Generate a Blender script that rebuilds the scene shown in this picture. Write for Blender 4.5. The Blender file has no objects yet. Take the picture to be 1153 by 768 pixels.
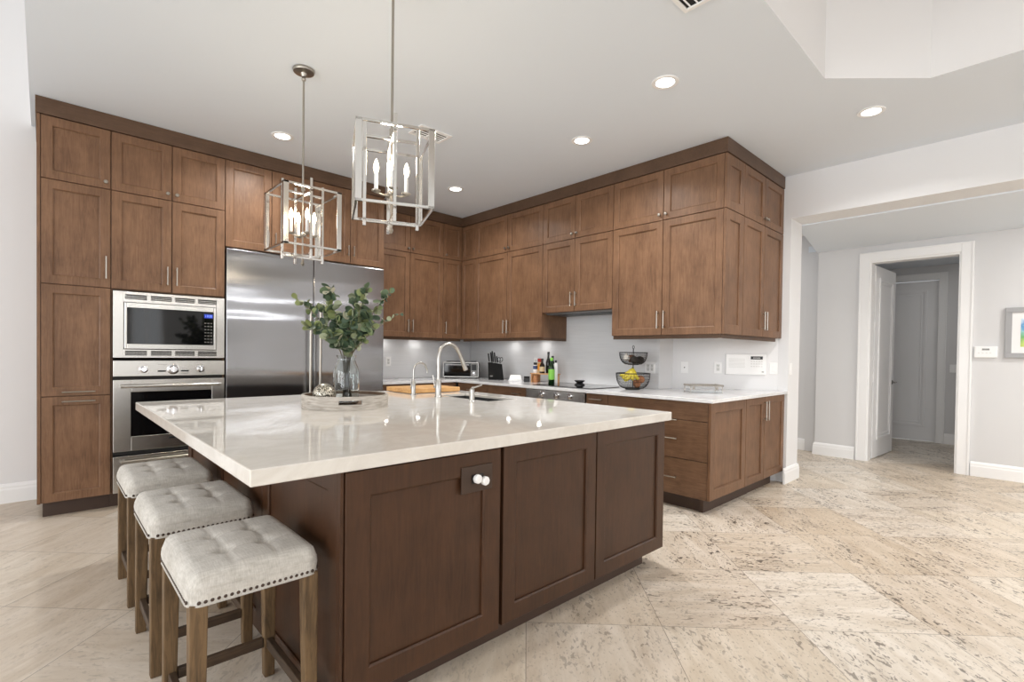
import bpy, bmesh, math, random
from mathutils import Vector, Matrix
random.seed(7)
PI = math.pi
SC = bpy.context.scene
COL = SC.collection

# ------------------------------------------------------------------ camera
F_PX, YAW, PITCH, ROLL = 561.3166, 0.7547, -0.0152, 0.0134
CAM = Vector((-4.4167, -5.6761, 1.2526))
s, c = math.sin(YAW), math.cos(YAW)
fw0, rt0, up0 = Vector((s, c, 0)), Vector((c, -s, 0)), Vector((0, 0, 1))
fwd = math.cos(PITCH) * fw0 + math.sin(PITCH) * up0
up1 = -math.sin(PITCH) * fw0 + math.cos(PITCH) * up0
rgt = math.cos(ROLL) * rt0 + math.sin(ROLL) * up1
upv = -math.sin(ROLL) * rt0 + math.cos(ROLL) * up1
cd = bpy.data.cameras.new('camera')
cam = bpy.data.objects.new('camera', cd)
COL.objects.link(cam)
cam.matrix_world = Matrix(((rgt.x, upv.x, -fwd.x, CAM.x), (rgt.y, upv.y, -fwd.y, CAM.y),
                           (rgt.z, upv.z, -fwd.z, CAM.z), (0, 0, 0, 1)))
cd.sensor_fit = 'HORIZONTAL'
cd.sensor_width = 36.0
cd.lens = F_PX / 1153 * 36.0
cd.shift_y = (406.8 - 384) / 1153
cd.clip_start = 0.02
SC.camera = cam

# ------------------------------------------------------------------ view, world, daylight
SC.view_settings.view_transform = 'Standard'
SC.view_settings.look = 'None'
SC.view_settings.gamma = 1.0
SC.view_settings.use_curve_mapping = False
SC.view_settings.exposure = -0.10
SC.cycles.use_denoising = True
SC.cycles.max_bounces = 10
SC.cycles.diffuse_bounces = 6
SC.cycles.glossy_bounces = 5
SC.cycles.transmission_bounces = 8
SC.cycles.transparent_max_bounces = 8
SC.cycles.sample_clamp_indirect = 6.0
SC.cycles.caustics_reflective = False
SC.cycles.caustics_refractive = False
W = bpy.data.worlds.new('world')
SC.world = W
W.use_nodes = True
W.node_tree.nodes['Background'].inputs[0].default_value = (0.92, 0.96, 1.0, 1)
W.node_tree.nodes['Background'].inputs[1].default_value = 1.0

def area_light(name, loc, direction, sx, sy, watts, color=(1, 1, 1)):
    l = bpy.data.lights.new(name, 'AREA')
    l.shape = 'RECTANGLE'; l.size = sx; l.size_y = sy
    l.energy = watts; l.color = color
    o = bpy.data.objects.new(name, l)
    COL.objects.link(o)
    o.location = loc
    o.rotation_euler = Vector(direction).to_track_quat('-Z', 'Y').to_euler()
    return o

LEFT_X, REAR_Y = -9.0, -10.6
WIN_LEFT = [(-2.2, 2.2), (-5.2, 2.2), (-8.2, 2.2)]        # centre y, width of the glazing in the left wall
WIN_REAR = [(-7.0, 2.4), (-4.7, 1.5), (-2.6, .6)]        # centre x, width of the glazing in the rear wall
for y, w in WIN_LEFT:
    area_light('daylight_and_strips', (LEFT_X + .03, y, 1.6), (1, 0, -0.05), w, 2.7, 97, (0.965, 0.985, 1.0))
for x, w in WIN_REAR:
    area_light('daylight_and_strips', (x, REAR_Y + .03, 1.5), (0, 1, 0.05), w, 2.5, 15 * w, (0.965, 0.985, 1.0))
# slim strip lamps added on the unseen rear wall to streak the fridge steel
STREAK_STRIPS = [(2.55, 2.60), (3.33, 3.38), (3.77, 3.81)]
for z0, z1 in STREAK_STRIPS:
    area_light('daylight_and_strips', (-1.35, REAR_Y + .03, (z0 + z1) / 2), (0, 1, 0), 4.5, z1 - z0, 20, (0.96, 0.98, 1.0))
CAN_W, CAN_SPREAD = 17.0, 2.6

# ------------------------------------------------------------------ materials
def srgb(r, g, b):
    f = lambda v: (v / 255 / 12.92) if v / 255 <= .04045 else ((v / 255 + .055) / 1.055) ** 2.4
    return (f(r), f(g), f(b), 1)

class Mat:
    def __init__(self, name):
        self.m = bpy.data.materials.new(name); self.m.use_nodes = True
        self.t = self.m.node_tree
        self.p = self.t.nodes['Principled BSDF']
    def n(self, typ, ins=None, **props):
        nd = self.t.nodes.new(typ)
        for k, v in props.items(): setattr(nd, k, v)
        for k, v in (ins or {}).items(): self.put(nd.inputs[k], v)
        return nd
    def put(self, sock, v):
        if isinstance(v, bpy.types.NodeSocket): self.t.links.new(v, sock)
        else: sock.default_value = v
    def set(self, **kw):
        for k, v in kw.items(): self.put(self.p.inputs[k.replace('_', ' ')], v)
        return self
    def math(self, op, a, b=0.0, c=0.0):
        nd = self.n('ShaderNodeMath', operation=op)
        for i, v in enumerate((a, b, c)): self.put(nd.inputs[i], v)
        return nd.outputs[0]
    def mix(self, fac, a, b, blend='MIX'):
        nd = self.n('ShaderNodeMix', data_type='RGBA', blend_type=blend)
        self.put(nd.inputs[0], fac); self.put(nd.inputs[6], a); self.put(nd.inputs[7], b)
        return nd.outputs[2]
    def ramp(self, fac, stops):
        nd = self.n('ShaderNodeValToRGB', {'Fac': fac})
        e = nd.color_ramp.elements
        while len(e) < len(stops): e.new(.5)
        for el, (p, col) in zip(e, stops):
            el.position = p; el.color = col if isinstance(col, tuple) else (col, col, col, 1)
        return nd.outputs[0]
    def coords(self, scale=(1, 1, 1), rot=(0, 0, 0)):
        tc = self.n('ShaderNodeTexCoord')
        mp = self.n('ShaderNodeMapping', {'Vector': tc.outputs['Object'], 'Scale': scale, 'Rotation': rot})
        return mp.outputs[0]
    def noise(self, vec, scale, detail=3, rough=.55, dist=0.0):
        nd = self.n('ShaderNodeTexNoise', {'Vector': vec, 'Scale': scale, 'Detail': detail, 'Roughness': rough, 'Distortion': dist})
        return nd.outputs['Fac']
    def bump(self, h, strength=.2, dist=.01):
        nd = self.n('ShaderNodeBump', {'Height': h, 'Strength': strength, 'Distance': dist})
        self.put(self.p.inputs['Normal'], nd.outputs[0])

def plain(name, col, rough=.5, metal=0.0, **kw):
    m = Mat(name); m.set(Base_Color=col, Roughness=rough, Metallic=metal, **kw); return m.m

def wood(name, c0, c1, grain, rough=.42, seed=0.0, strength=1.0):
    """stained wood; grain = the local axis the figure runs along"""
    m = Mat(name)
    sc = [58, 58, 58]; sc['xyz'.index(grain)] = 5.0
    v = m.coords(tuple(sc))
    oi = m.n('ShaderNodeObjectInfo')
    va = m.n('ShaderNodeVectorMath', {0: v, 1: m.n('ShaderNodeCombineXYZ', {0: m.math('MULTIPLY', oi.outputs['Random'], 37.0), 1: m.math('MULTIPLY', oi.outputs['Random'], 91.0), 2: seed}).outputs[0]}, operation='ADD').outputs[0]
    f = m.noise(va, 1.0, 5, .66, 1.2)
    big = m.noise(m.coords((4, 4, 3)), 1.3, 4, .6)
    f2 = m.math('ADD', m.math('MULTIPLY', f, .65 * strength), m.math('MULTIPLY', big, .55))
    col = m.ramp(f2, [(.40, c0), (.76, c1)])
    m.set(Base_Color=col, Roughness=rough, Specular_IOR_Level=.34)
    m.bump(f, .06, .002)
    return m.m

M = {}
M['paint'] = plain('wall_paint', srgb(226, 226, 227), .7)
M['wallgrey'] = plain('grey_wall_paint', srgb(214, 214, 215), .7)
M['ceil'] = plain('ceiling_paint', srgb(222, 229, 237), .75)
M['trim'] = plain('white_trim_paint', srgb(240, 240, 240), .4)
M['doorpaint'] = plain('door_paint', srgb(236, 236, 237), .4)
M['wood'] = wood('stained_maple', srgb(93, 66, 47), srgb(131, 98, 73), 'z')
M['woodh'] = wood('stained_maple_horizontal', srgb(88, 64, 47), srgb(124, 94, 71), 'x')
M['crown'] = wood('stained_maple_crown', srgb(76, 57, 43), srgb(97, 74, 57), 'x')
M['isle'] = wood('dark_stained_maple', srgb(54, 34, 21), srgb(76, 50, 33), 'z', .36)
M['toe'] = plain('toe_kick_wood', srgb(66, 48, 38), .5)
M['legwood'] = wood('weathered_oak', srgb(44, 33, 23), srgb(112, 89, 62), 'z', .55, 3.0, 1.25)
M['darkbar'] = wood('dark_oak_stretcher', srgb(42, 34, 28), srgb(84, 66, 50), 'x', .5)
M['darkbary'] = wood('dark_oak_stretcher_side', srgb(42, 34, 28), srgb(84, 66, 50), 'y', .5)
M['board'] = wood('cutting_board_wood', srgb(176, 128, 78), srgb(226, 182, 124), 'x', .5)
M['bamboo'] = wood('bamboo', srgb(176, 128, 88), srgb(214, 170, 124), 'x', .5)
M['nickel'] = plain('brushed_nickel', srgb(168, 162, 153), .3, 1.0)
M['chrome'] = plain('chrome', srgb(225, 225, 228), .12, 1.0)
M['faucet'] = plain('faucet_steel', srgb(190, 188, 184), .3, 1.0)
M['black'] = plain('black_plastic', srgb(22, 22, 23), .4)
M['blackglass'] = plain('black_glass', srgb(10, 10, 11), .05)
M['ovenglass'] = plain('oven_glass', srgb(9, 9, 10), .12, 0.0, Specular_IOR_Level=.35)
M['darkgap'] = plain('dark_recess', srgb(20, 18, 17), .7)
M['white'] = plain('white_plastic', srgb(240, 240, 240), .4)
M['offwhite'] = plain('off_white_plastic', srgb(214, 214, 212), .45)
M['bronze'] = plain('bronze_plate', srgb(58, 40, 28), .4)
M['sinksteel'] = plain('dark_sink_finish', srgb(48, 48, 49), .45)
M['wire'] = plain('black_wire', srgb(30, 28, 27), .45)
M['banana'] = plain('banana_skin', srgb(196, 178, 48), .5)
M['bananatip'] = plain('banana_stalk', srgb(112, 116, 44), .6)
M['shelfmetal'] = plain('grey_metal', srgb(120, 118, 115), .35, 1.0)

def mk_steel(name, tint, rough, aniso, rot, bumpy):
    m = Mat(name)
    tg = m.n('ShaderNodeTangent', direction_type='RADIAL', axis='Z')
    m.set(Base_Color=tint, Metallic=1.0, Roughness=rough, Anisotropic=aniso, Anisotropic_Rotation=rot, Tangent=tg.outputs[0])
    if bumpy:
        f = m.noise(m.coords((.55, 1, 3.2)), 1.0, 1, .4)
        m.bump(f, .30, .05)
    return m.m
M['fridge'] = mk_steel('fridge_steel', srgb(158, 158, 160), .17, 1.0, 0.0, True)
M['steel'] = mk_steel('oven_steel', srgb(196, 193, 188), .24, .5, 0.0, False)
M['pframe'] = plain('polished_nickel', srgb(226, 224, 220), .14, 1.0)

def mk_quartz(name, col, col2, rough):
    m = Mat(name)
    f = m.noise(m.coords(), 5.0, 6, .7, 1.5)
    m.set(Base_Color=m.mix(m.ramp(f, [(.42, 0.0), (.6, 1.0)]), col, col2), Roughness=rough, Specular_IOR_Level=.62)
    return m.m
M['quartz'] = mk_quartz('island_quartz', srgb(215, 210, 202), srgb(223, 219, 212), .045)
M['quartz2'] = mk_quartz('perimeter_quartz', srgb(224, 224, 225), srgb(234, 234, 235), .09)

def mk_fabric():
    m = Mat('linen')
    v = m.coords()
    f = m.noise(v, 420, 2, .6)
    a = m.noise(m.coords((300, 26, 60)), 1.0, 2); b = m.noise(m.coords((26, 300, 60)), 1.0, 2)
    w = m.math('ADD', m.math('MULTIPLY', a, .5), m.math('MULTIPLY', b, .5))
    g = m.noise(v, 9, 3)
    k = m.math('ADD', m.math('MULTIPLY', w, .7), m.math('MULTIPLY', g, .35))
    m.set(Base_Color=m.ramp(k, [(.36, srgb(164, 159, 150)), (.66, srgb(206, 202, 195))]), Roughness=.9)
    m.p.inputs['Sheen Weight'].default_value = .15
    m.bump(m.math('ADD', f, w), .25, .002)
    return m.m
M['linen'] = mk_fabric()

def mk_floor():
    m = Mat('travertine_tile')
    tc = m.n('ShaderNodeTexCoord')
    sp = m.n('ShaderNodeSeparateXYZ', {0: tc.outputs['Object']})
    x, y = sp.outputs[0], sp.outputs[1]
    u = m.math('DIVIDE', m.math('ADD', m.math('ADD', x, y), 5.93), .895)     # along the joints
    v = m.math('DIVIDE', m.math('SUBTRACT', m.math('SUBTRACT', y, x), 1.395), .89)
    iu, iv = m.math('FLOOR', u), m.math('FLOOR', v)
    fu, fv = m.math('SUBTRACT', u, iu), m.math('SUBTRACT', v, iv)
    idv = m.n('ShaderNodeCombineXYZ', {0: iu, 1: iv, 2: 0.0}).outputs[0]
    wn = m.n('ShaderNodeTexWhiteNoise', {0: idv}, noise_dimensions='3D')
    r1 = wn.outputs['Value']
    rc = m.n('ShaderNodeSeparateColor', {0: wn.outputs['Color']})
    r2, r3 = rc.outputs[1], rc.outputs[2]
    # joint
    du = m.math('MINIMUM', fu, m.math('SUBTRACT', 1.0, fu)); dv = m.math('MINIMUM', fv, m.math('SUBTRACT', 1.0, fv))
    joint = m.math('LESS_THAN', m.math('MINIMUM', du, dv), .0026)
    # each tile is cut from its own place in the stone
    off = m.n('ShaderNodeVectorMath', {0: wn.outputs['Color'], 1: (37., 53., 11.)}, operation='MULTIPLY').outputs[0]
    turn = m.math('GREATER_THAN', r2, .72)
    uu = m.mix(turn, m.n('ShaderNodeCombineXYZ', {0: u, 1: v, 2: 0.0}).outputs[0], m.n('ShaderNodeCombineXYZ', {0: v, 1: u, 2: 0.0}).outputs[0])
    st = m.n('ShaderNodeVectorMath', {0: uu, 1: off}, operation='ADD').outputs[0]
    def stretched(a, b):
        return m.n('ShaderNodeVectorMath', {0: st, 1: (a, b, 1.)}, operation='MULTIPLY').outputs[0]
    vein = m.noise(stretched(.9, 4.2), 1.6, 5, .6, .7)
    fine = m.noise(stretched(9, 34), 1.0, 4, .65, .3)
    cloud = m.noise(stretched(1.3, 2.0), 1.2, 3, .55, .5)
    base = m.ramp(vein, [(.28, srgb(203, 191, 176)), (.5, srgb(216, 207, 195)), (.72, srgb(228, 221, 212))])
    tone = m.ramp(r1, [(.0, srgb(230, 219, 204)), (.35, srgb(244, 239, 233)), (.7, srgb(255, 254, 252)), (1., srgb(242, 235, 224))])
    col = m.mix(1.0, base, tone, 'MULTIPLY')
    col = m.mix(m.math('MULTIPLY', m.ramp(fine, [(.48, 0.0), (.68, 1.0)]), .16), col, srgb(160, 140, 116))
    # open pores: clusters of short dark pits lying along the bedding
    # cross the room: the strongly pitted tiles lie on the right side of the island
    side = m.n('ShaderNodeMapRange', {0: x, 1: -3.3, 2: -1.7, 3: .25, 4: 1.0}).outputs[0]
    pit = m.noise(stretched(17, 36), 1.0, 3, .5, .5)
    clus = m.noise(stretched(1.7, 3.2), 1.25, 3, .6, .6)
    pm = m.math('MULTIPLY', m.ramp(pit, [(.575, 0.0), (.60, 1.0)]), m.ramp(clus, [(.43, 0.0), (.56, 1.0)]))
    pm = m.math('MULTIPLY', pm, m.math('MULTIPLY', side, m.math('ADD', .6, m.math('MULTIPLY', r3, .4))))
    speck = m.math('MULTIPLY', m.ramp(m.noise(stretched(38, 64), 1.0, 2, .5, .4), [(.635, 0.0), (.665, 1.0)]), m.math('MULTIPLY', side, .6))
    pm = m.math('MAXIMUM', pm, speck)
    smoke = m.math('MULTIPLY', m.ramp(clus, [(.56, 0.0), (.70, 1.0)]), m.math('MULTIPLY', side, .42))
    col = m.mix(smoke, col, srgb(150, 134, 116))
    col = m.mix(m.math('MULTIPLY', pm, .92), col, srgb(70, 60, 50))
    col = m.mix(m.math('MULTIPLY', joint, .7), col, srgb(104, 93, 80))
    m.set(Base_Color=col, Roughness=m.math('ADD', .26, m.math('MULTIPLY', cloud, .2)))
    h = m.math('SUBTRACT', 1.0, m.math('MAXIMUM', pm, joint))
    m.bump(h, .25, .003)
    return m.m
M['floor'] = mk_floor()

def mk_splash():
    m = Mat('white_backsplash')
    f = m.noise(m.coords((3, 3, 60)), 1.0, 3)
    m.set(Base_Color=m.mix(f, srgb(212, 213, 215), srgb(226, 227, 229)), Roughness=.28)
    return m.m
M['splash'] = mk_splash()

def emit(name, col, strength):
    m = Mat(name)
    m.set(Base_Color=(0, 0, 0, 1), Emission_Color=col, Emission_Strength=strength); return m.m
M['canlens'] = emit('downlight_lens', (1, .98, .95, 1), 12.0)
M['bulb'] = emit('candle_bulb', (1, .84, .62, 1), 14.0)
M['lcd'] = emit('blue_display', srgb(40, 70, 210), .9)
M['lcdseg'] = emit('blue_display_digits', srgb(150, 180, 255), 1.6)
M['puck'] = emit('puck_lens', (1, .96, .9, 1), 5.0)

def glass(name, col=(1, 1, 1, 1), rough=.0):
    m = Mat(name); m.set(Base_Color=col, Roughness=rough, Transmission_Weight=1.0, IOR=1.45); return m.m
M['glass'] = glass('clear_glass', (.93, .97, .97, 1))
M['green_glass'] = glass('green_glass', (.05, .22, .06, 1))
M['dark_glass'] = plain('dark_bottle_glass', srgb(22, 20, 16), .08)
M['green_bottle'] = plain('dark_green_bottle', srgb(20, 44, 20), .08)

def mk_leaf():
    m = Mat('eucalyptus_leaf')
    g = m.n('ShaderNodeNewGeometry')
    r = g.outputs['Random Per Island']
    m.set(Base_Color=m.ramp(r, [(0., srgb(44, 62, 48)), (.35, srgb(66, 86, 64)), (.62, srgb(92, 110, 82)), (.80, srgb(124, 134, 84)), (.92, srgb(156, 164, 138)), (1., srgb(196, 190, 170))]), Roughness=.55)
    return m.m
M['leaf'] = mk_leaf()
M['stem'] = plain('eucalyptus_stem', srgb(118, 106, 84), .6)

# ------------------------------------------------------------------ mesh builder
class MB:
    def __init__(self): self.v = []; self.f = []
    def add(self, vs, fs):
        o = len(self.v); self.v += [tuple(p) for p in vs]; self.f += [tuple(i + o for i in f) for f in fs]; return self
    def box(self, x0, x1, y0, y1, z0, z1):
        if x1 < x0: x0, x1 = x1, x0
        if y1 < y0: y0, y1 = y1, y0
        if z1 < z0: z0, z1 = z1, z0
        vs = [(x0, y0, z0), (x1, y0, z0), (x1, y1, z0), (x0, y1, z0), (x0, y0, z1), (x1, y0, z1), (x1, y1, z1), (x0, y1, z1)]
        return self.add(vs, [(0, 3, 2, 1), (4, 5, 6, 7), (0, 1, 5, 4), (1, 2, 6, 5), (2, 3, 7, 6), (3, 0, 4, 7)])
    def prism(self, poly, z0, z1):
        a = sum(poly[i][0] * poly[(i + 1) % len(poly)][1] - poly[(i + 1) % len(poly)][0] * poly[i][1] for i in range(len(poly)))
        if a < 0: poly = poly[::-1]
        n = len(poly)
        vs = [(x, y, z0) for x, y in poly] + [(x, y, z1) for x, y in poly]
        return self.add(vs, [tuple(range(n))[::-1], tuple(range(n, 2 * n))] + [(i, (i + 1) % n, n + (i + 1) % n, n + i) for i in range(n)])
    def frustum(self, a, b):
        """two rings of equal count, capped"""
        n = len(a)
        return self.add(list(a) + list(b), [tuple(range(n))[::-1], tuple(range(n, 2 * n))] + [(i, (i + 1) % n, n + (i + 1) % n, n + i) for i in range(n)])
    def tube(self, pts, rad, n=10, cap=True, square=False):
        pts = [Vector(p) for p in pts]
        if not isinstance(rad, (list, tuple)): rad = [rad] * len(pts)
        rings = []; ref = None
        for i, p in enumerate(pts):
            t = (pts[min(i + 1, len(pts) - 1)] - pts[max(i - 1, 0)]).normalized()
            if ref is None:
                ref = Vector((0, 0, 1)) if abs(t.z) < .9 else Vector((1, 0, 0))
            a = (ref - t * ref.dot(t)).normalized(); b = t.cross(a); ref = a
            o = PI / n if square else 0
            rings.append([p + rad[i] * (math.cos(2 * PI * k / n + o) * a + math.sin(2 * PI * k / n + o) * b) for k in range(n)])
        vs = [q for r in rings for q in r]; fs = []
        for i in range(len(pts) - 1):
            for k in range(n):
                fs.append((i * n + k, i * n + (k + 1) % n, (i + 1) * n + (k + 1) % n, (i + 1) * n + k))
        if cap: fs += [tuple(range(n))[::-1], tuple(range((len(pts) - 1) * n, len(pts) * n))]
        return self.add(vs, fs)
    def lathe(self, prof, cx=0, cy=0, cz=0, n=32):
        """prof: (r, z) list; r == 0 closes"""
        vs = []; idx = []
        for r, z in prof:
            if r < 1e-6: idx.append([len(vs)]); vs.append((cx, cy, cz + z))
            else:
                idx.append(list(range(len(vs), len(vs) + n)))
                vs += [(cx + r * math.cos(2 * PI * k / n), cy + r * math.sin(2 * PI * k / n), cz + z) for k in range(n)]
        fs = []
        for a, b in zip(idx, idx[1:]):
            for k in range(n):
                k2 = (k + 1) % n
                if len(a) == 1 and len(b) == 1: continue
                if len(a) == 1: fs.append((a[0], b[k2], b[k]))
                elif len(b) == 1: fs.append((a[k], a[k2], b[0]))
                else: fs.append((a[k], a[k2], b[k2], b[k]))
        return self.add(vs, fs)
    def ball(self, c, r, n=12, sq=(1, 1, 1)):
        m = max(5, n // 2 + 1)
        prof = [(math.sin(PI * i / m), -math.cos(PI * i / m)) for i in range(m + 1)]
        prof[0] = (0, -1); prof[-1] = (0, 1)
        t = MB().lathe(prof, n=n)
        return self.add([(c[0] + x * r * sq[0], c[1] + y * r * sq[1], c[2] + z * r * sq[2]) for x, y, z in t.v], t.f)
    def xf(self, mat):
        self.v = [tuple(mat @ Vector(p)) for p in self.v]; return self
    def merge(self, o):
        return self.add(o.v, o.f)
    def build(self, name, mat, parent=None, smooth=False, bevel=0.0, seg=2, ang=35):
        me = bpy.data.meshes.new(name)
        me.from_pydata(self.v, [], self.f); me.update()
        bm = bmesh.new(); bm.from_mesh(me)
        bmesh.ops.recalc_face_normals(bm, faces=bm.faces); bm.to_mesh(me); bm.free()
        ob = bpy.data.objects.new(name, me); COL.objects.link(ob)
        me.materials.append(M[mat] if isinstance(mat, str) else mat)
        if parent is not None: ob.parent = parent
        if smooth:
            me.polygons.foreach_set('use_smooth', [True] * len(me.polygons))
            if smooth != 'all':
                me.set_sharp_from_angle(angle=math.radians(42))
        if bevel:
            b = ob.modifiers.new('bevel', 'BEVEL'); b.width = bevel; b.segments = seg
            b.limit_method = 'ANGLE'; b.angle_limit = math.radians(ang)
        return ob

def thing(name, label, cat, loc=(0, 0, 0), rz=0.0, group=None):
    o = bpy.data.objects.new(name, None); COL.objects.link(o)
    o.empty_display_size = .1
    o.location = loc; o.rotation_euler = (0, 0, rz)
    o['label'] = label; o['category'] = cat
    if group: o['group'] = group
    return o
def tag(o, label, cat, group=None):
    o['label'] = label; o['category'] = cat
    if group: o['group'] = group
    return o
def struct(name, mb, mat, parent=None, **kw):
    o = mb.build(name, mat, parent, **kw)
    if parent is None: o['kind'] = 'structure'
    return o
def dup(root, loc, rz, label, group=None):
    r = root.copy(); COL.objects.link(r); r.location = loc; r.rotation_euler = (0, 0, rz); r['label'] = label
    if group: r['group'] = group
    for ch in list(root.children):
        k = ch.copy(); COL.objects.link(k); k.parent = r
        for g in list(ch.children):
            d = g.copy(); COL.objects.link(d); d.parent = k
    return r

def bez(p, n=12):
    """Catmull-Rom through the points"""
    p = [Vector(q) for q in p]; out = []
    for i in range(len(p) - 1):
        a, b, c2, d = p[max(i - 1, 0)], p[i], p[i + 1], p[min(i + 2, len(p) - 1)]
        for k in range(n):
            t = k / n
            out.append(.5 * ((2 * b) + (c2 - a) * t + (2 * a - 5 * b + 4 * c2 - d) * t * t + (3 * b - a - 3 * c2 + d) * t ** 3))
    out.append(p[-1]); return out

# ------------------------------------------------------------------ the room
ZC = 3.0525           # kitchen ceiling
ZH = 2.615            # hall ceiling
ZG = 4.3              # tall living side to the left
XE = -4.487           # where the kitchen ceiling ends on the left
XR = .1               # face of the right wall
YE = -3.945           # end face of the right wall
WALL_PLAN = [(XR, 0), (XR, -3.04), (.38, -3.03), (.985, -3.85), (.985, YE), (1.31, YE), (1.31, .2), (XR, .2)]

struct('floor', MB().box(LEFT_X - .2, 5.6, REAR_Y - .2, .2, -.1, 0), 'floor')

def ceiling():
    me = bpy.data.meshes.new('ceiling'); bm = bmesh.new()
    x0, x1, y0, y1 = XE, 1.31, -9.3, .1
    cx0, cx1, cy0, cy1, k = -3.7, -.278, -8.0, -4.68, .47
    outer = [(x0, y0), (x1, y0), (x1, y1), (x0, y1)]
    octo = [(cx0 + k, cy0), (cx1 - k, cy0), (cx1, cy0 + k), (cx1, cy1 - k), (cx1 - k, cy1), (cx0 + k, cy1), (cx0, cy1 - k), (cx0, cy0 + k)]
    ov = [bm.verts.new((x, y, ZC)) for x, y in outer]; iv = [bm.verts.new((x, y, ZC)) for x, y in octo]
    es = [bm.edges.new((l[i], l[(i + 1) % len(l)])) for l in (ov, iv) for i in range(len(l))]
    bmesh.ops.triangle_fill(bm, use_beauty=True, edges=es)
    tv = [bm.verts.new((x, y, ZC + .62)) for x, y in octo]
    for i in range(8):
        j = (i + 1) % 8; bm.faces.new((iv[i], iv[j], tv[j], tv[i]))
    bm.faces.new(tv)
    # the edge of the dropped ceiling on the tall side, and its upper face
    up = [bm.verts.new((x, y, ZG)) for x, y in outer]
    for i in range(4):
        j = (i + 1) % 4; bm.faces.new((ov[i], ov[j], up[j], up[i]))
    bm.to_mesh(me); bm.free()
    me.materials.append(M['ceil']); me.materials.append(M['paint'])
    for p in me.polygons:
        if p.center.z > ZC + .01: p.material_index = 1      # the raised recess is painted like the walls
    o = bpy.data.objects.new('ceiling', me); COL.objects.link(o); o['kind'] = 'structure'
ceiling()
struct('ceiling_living', MB().box(LEFT_X - .2, 1.4, REAR_Y - .2, .2, ZG, ZG + .1), 'paint')
struct('wall_back', MB().box(LEFT_X - .2, XR, 0, .2, 0, ZG), 'paint')
struct('wall_right', MB().prism(WALL_PLAN, 0, ZC), 'paint')

def pierced(name, axis, at, thick, a0, a1, z1, holes, mat):
    """wall in the plane axis = at with rectangular holes (a, a, z, z)"""
    mb = MB()
    cuts = sorted(holes)
    def put(p0, p1, q0, q1):
        if p1 - p0 < 1e-4 or q1 - q0 < 1e-4: return
        if axis == 'x': mb.box(at, at + thick, p0, p1, q0, q1)
        else: mb.box(p0, p1, at, at + thick, q0, q1)
    cur = a0
    for h0, h1, g0, g1 in cuts:
        put(cur, h0, 0, z1); put(h0, h1, 0, g0); put(h0, h1, g1, z1); cur = h1
    put(cur, a1, 0, z1)
    return struct(name, mb, mat)

wl = [(y - w / 2, y + w / 2, .15, 3.0) for y, w in WIN_LEFT]
wr = [(x - w / 2, x + w / 2, .15, 2.75) for x, w in WIN_REAR] 
pierced('wall_left', 'x', LEFT_X, -.2, REAR_Y, 0, ZG, wl, 'paint')
pierced('wall_rear', 'y', REAR_Y, -.2, LEFT_X, 3.05, ZG, wr, 'paint')
wi = 1
for lst, ax, at in ((wl, 'x', LEFT_X - .1), (wr, 'y', REAR_Y - .1)):
    for a0, a1, z0, z1 in lst:
        mb = MB()
        def bar(p0, p1, q0, q1):
            if ax == 'x': mb.box(at - .03, at + .03, p0, p1, q0, q1)
            else: mb.box(p0, p1, at - .03, at + .03, q0, q1)
        bar(a0, a0 + .06, z0, z1); bar(a1 - .06, a1, z0, z1); bar(a0, a1, z0, z0 + .06); bar(a0, a1, z1 - .06, z1)
        m_ = (a0 + a1) / 2
        bar(m_ - .03, m_ + .03, z0, z1)
        w_ = struct('window_%d' % wi, mb, 'trim')
        wi += 1

# header over the opening to the hall, hall ceiling and hall walls
struct('wall_header', MB().box(.985, 1.31, REAR_Y, YE, 2.628, ZG), 'paint')
struct('ceiling_hall', MB().prism([(1.31, -3.9), (2.92, -3.645), (2.92, REAR_Y), (1.3105, REAR_Y)], ZH, 3.06), 'ceil')
struct('ceiling_passage', MB().box(1.31, 3.3, -3.95, .2, 3.0, 3.08), 'ceil')
XD = 2.905
pierced('wall_hall', 'x', XD, .16, REAR_Y, -3.665, ZH + .4, [(-5.05, -4.222, 0, 2.43)], 'wallgrey')
struct('wall_passage', MB().box(3.09, 3.3, -3.665, .2, 0, 3.0), 'wallgrey')
struct('wall_passage_end', MB().box(1.31, 3.3, 0.0, .2, 0, 3.0), 'wallgrey')
# the room behind the open door
pierced('wall_inner', 'x', 5.33, .2, -7.0, -2.4, 2.7, [(-4.60, -3.75, 0, 2.45)], 'wallgrey')
struct('wall_inner_side', MB().box(3.07, 5.33, -3.62, -3.5, 0, 2.7), 'wallgrey')
struct('wall_inner_rear', MB().box(3.07, 5.33, -6.2, -6.05, 0, 2.7), 'wallgrey')
struct('ceiling_inner', MB().box(3.065, 5.5, -6.2, -3.5, 2.66, 2.74), 'ceil')

BP = [(.0, 0), (.019, 0), (.019, .105), (.015, .118), (.015, .132), (.009, .145), (.006, .152), (0, .155)]
def skirting(name, pts, side=1):
    """profile swept along a plan polyline; side = which hand the room lies on"""
    vs = []; n = len(BP); P = [Vector((x, y)) for x, y in pts]
    for i, p in enumerate(P):
        d0 = (P[i] - P[i - 1]).normalized() if i else (P[1] - P[0]).normalized()
        d1 = (P[i + 1] - P[i]).normalized() if i < len(P) - 1 else d0
        n0 = Vector((-d0.y, d0.x)) * side; n1 = Vector((-d1.y, d1.x)) * side
        mit = (n0 + n1) / (1 + n0.dot(n1))
        vs += [(p.x + mit.x * o, p.y + mit.y * o, z) for o, z in BP]
    fs = []
    for i in range(len(P) - 1):
        for k in range(n - 1):
            fs.append((i * n + k, (i + 1) * n + k, (i + 1) * n + k + 1, i * n + k + 1))
    mb = MB().add(vs, fs + [tuple(range(n)), tuple(range(len(vs) - n, len(vs)))])
    return struct(name, mb, 'trim')
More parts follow.
